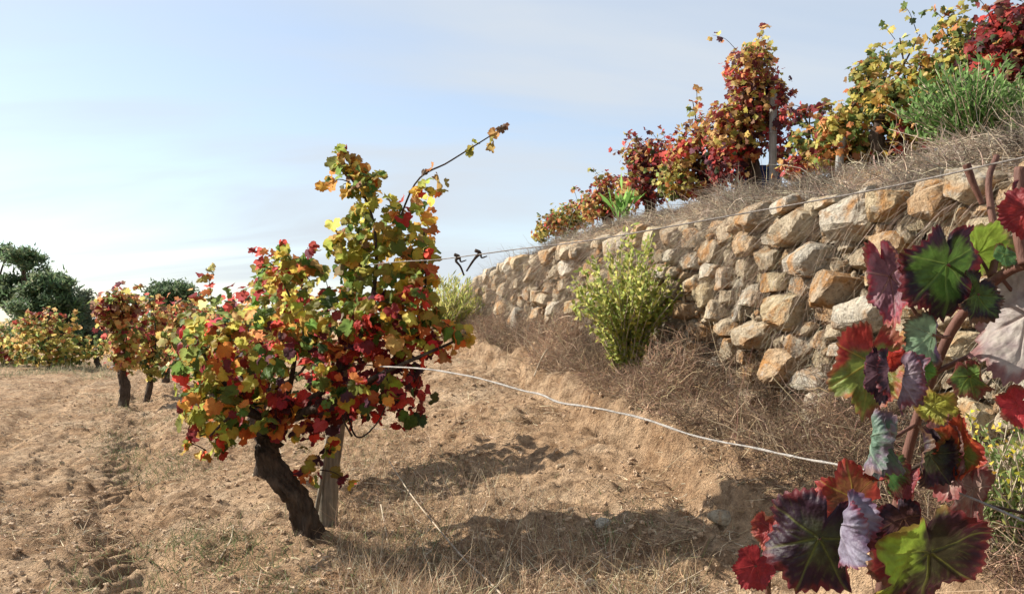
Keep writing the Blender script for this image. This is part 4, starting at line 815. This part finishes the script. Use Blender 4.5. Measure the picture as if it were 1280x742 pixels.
big_leaf(1088, 452, 1.08, 82, 190, yaw=20, pitch=6, kx=.45, cin=(.13, .17, .03), cout=(.30, .03, .02), cvein=(.50, .34, .06), seed=5, split=-.8, csplit=(.26, .025, .02), edge=.8, wx=.8, pet=(1140, 500, 1.17))
big_leaf(1104, 462, 1.03, 48, 180, yaw=60, kx=2.2, cin=(.10, .05, .07), cout=DP, cvein=(.2, .1, .12), seed=6, edge=.5)
big_leaf(1130, 470, 1.02, 54, 188, yaw=-50, kx=2.6, cin=GYP, cout=(.13, .08, .11), cvein=(.3, .24, .24), seed=7, edge=.6, wx=.9)
big_leaf(1114, 448, 1.05, 22, 60, yaw=20, kx=.8, cin=RED, cout=CRI, cvein=RED, seed=8, edge=.7)
big_leaf(1142, 462, 1.06, 32, 150, yaw=10, pitch=20, cin=(.08, .20, .03), cout=(.10, .22, .04), cvein=YGR, seed=9, edge=.9)
big_leaf(1094, 548, 1.04, 66, 182, yaw=-20, kx=2.8, cin=BGR, cout=(.14, .10, .14), cvein=(.30, .36, .25), seed=10, edge=.6, wx=.8)
big_leaf(1068, 622, 1.05, 60, 292, yaw=-8, pitch=20, kx=.5, cin=(.16, .05, .02), cout=(.30, .03, .02), cvein=(.52, .40, .05), seed=11, edge=.6, pet=(1118, 640, 1.19))
big_leaf(1024, 672, .98, 92, 200, yaw=14, pitch=-10, kx=-.7, ky=-.2, cin=(.035, .04, .016), cout=(.020, .006, .014), cvein=(.20, .22, .05), seed=12, edge=.35, pet=(1100, 700, 1.18))
big_leaf(1054, 655, .95, 68, 178, yaw=-52, pitch=-8, kx=1.5, cin=(.20, .18, .24), cout=(.10, .05, .10), cvein=(.3, .26, .3), seed=13, edge=.75)
big_leaf(944, 706, 1.08, 36, 215, yaw=10, pitch=10, kx=.4, cin=(.24, .016, .02), cout=(.20, .012, .016), cvein=(.35, .06, .05), seed=14, edge=.8, pet=(962, 742, 1.15))
big_leaf(962, 660, 1.12, 34, 190, yaw=66, kx=1.0, cin=CRI, cout=(.24, .05, .03), cvein=(.4, .1, .06), seed=15, edge=.6)
big_leaf(972, 636, 1.12, 24, 10, yaw=50, kx=1.0, cin=CRI, cout=PUR, cvein=CRI, seed=25, edge=.6)
big_leaf(1162, 690, .96, 100, 170, yaw=-6, pitch=-22, kx=.25, ky=.15, cin=(.025, .022, .010), cout=(.030, .007, .012), cvein=(.26, .28, .05), seed=16, edge=.55, split=-.55, csplit=(.22, .34, .03), wx=1.05, pet=(1112, 690, 1.2))
big_leaf(1120, 700, 1.02, 50, 250, yaw=15, pitch=20, kx=.5, cin=(.10, .02, .02), cout=(.20, .02, .02), cvein=(.3, .1, .05), seed=17, edge=.4)
big_leaf(1190, 560, 1.12, 82, 176, yaw=62, kx=2.0, cin=(.30, .22, .18), cout=(.22, .09, .08), cvein=(.42, .34, .28), seed=18, edge=.6, wx=.7)
big_leaf(1216, 610, 1.13, 58, 182, yaw=55, kx=1.5, cin=(.20, .13, .11), cout=(.16, .03, .03), cvein=(.4, .3, .25), seed=19, edge=.6, wx=.7)
big_leaf(1196, 566, 1.10, 58, 8, yaw=-42, pitch=8, kx=1.3, cin=(.10, .12, .02), cout=(.34, .05, .02), cvein=(.5, .3, .05), seed=20, edge=.5, split=1.5, csplit=(.34, .05, .02), wx=.8)
big_leaf(1284, 392, 1.06, 92, 194, yaw=46, pitch=8, kx=-.7, cin=(.30, .26, .24), cout=(.30, .24, .22), cvein=(.34, .25, .22), seed=21, edge=.85, wy=1.25, pet=(1250, 345, 1.09))
big_leaf(1272, 505, 1.05, 34, 235, yaw=20, kx=.6, cin=(.34, .02, .025), cout=(.28, .015, .02), cvein=(.4, .06, .05), seed=22, edge=.7)
big_leaf(1256, 318, 1.05, 24, 190, yaw=-10, pitch=20, cin=(.09, .22, .07), cout=(.07, .19, .05), cvein=YGR, seed=23, edge=.9)
big_leaf(1284, 262, 1.0, 44, 186, yaw=55, kx=1.2, cin=(.22, .02, .02), cout=(.16, .012, .016), cvein=(.3, .05, .05), seed=24, edge=.7)
big_leaf(1282, 236, 1.04, 20, 200, yaw=20, cin=(.10, .02, .05), cout=PUR, cvein=CRI, seed=26, edge=.7)
big_leaf(1135, 600, 1.10, 36, 200, yaw=50, kx=1.4, cin=(.14, .03, .04), cout=CRI, cvein=(.3, .1, .06), seed=27, edge=.5)
big_leaf(1168, 505, 1.12, 34, 100, yaw=20, pitch=40, kx=.6, cin=(.22, .22, .03), cout=(.30, .18, .04), cvein=YGR, seed=28, edge=.7)
big_leaf(1108, 590, 1.08, 40, 150, yaw=-30, kx=1.0, cin=(.05, .13, .03), cout=(.12, .02, .02), cvein=YGR, seed=29, edge=.6)
big_leaf(1162, 566, 1.10, 52, 200, yaw=-25, pitch=15, kx=.9, cin=(.03, .035, .014), cout=(.022, .007, .014), cvein=(.16, .14, .05), seed=31, edge=.4)
big_leaf(1130, 648, 1.08, 46, 150, yaw=30, pitch=-10, kx=1.0, cin=(.05, .02, .02), cout=DP, cvein=(.2, .1, .05), seed=32, edge=.5)
big_leaf(1222, 368, 1.02, 46, 205, yaw=-20, pitch=10, kx=.8, cin=(.05, .10, .02), cout=DP, cvein=(.2, .26, .06), seed=33, edge=.55, pet=(1240, 352, 1.08))
big_leaf(1212, 470, 1.08, 36, 160, yaw=40, kx=1.2, cin=(.08, .14, .03), cout=(.16, .03, .03), cvein=YGR, seed=34, edge=.6, pet=(1206, 448, 1.14))
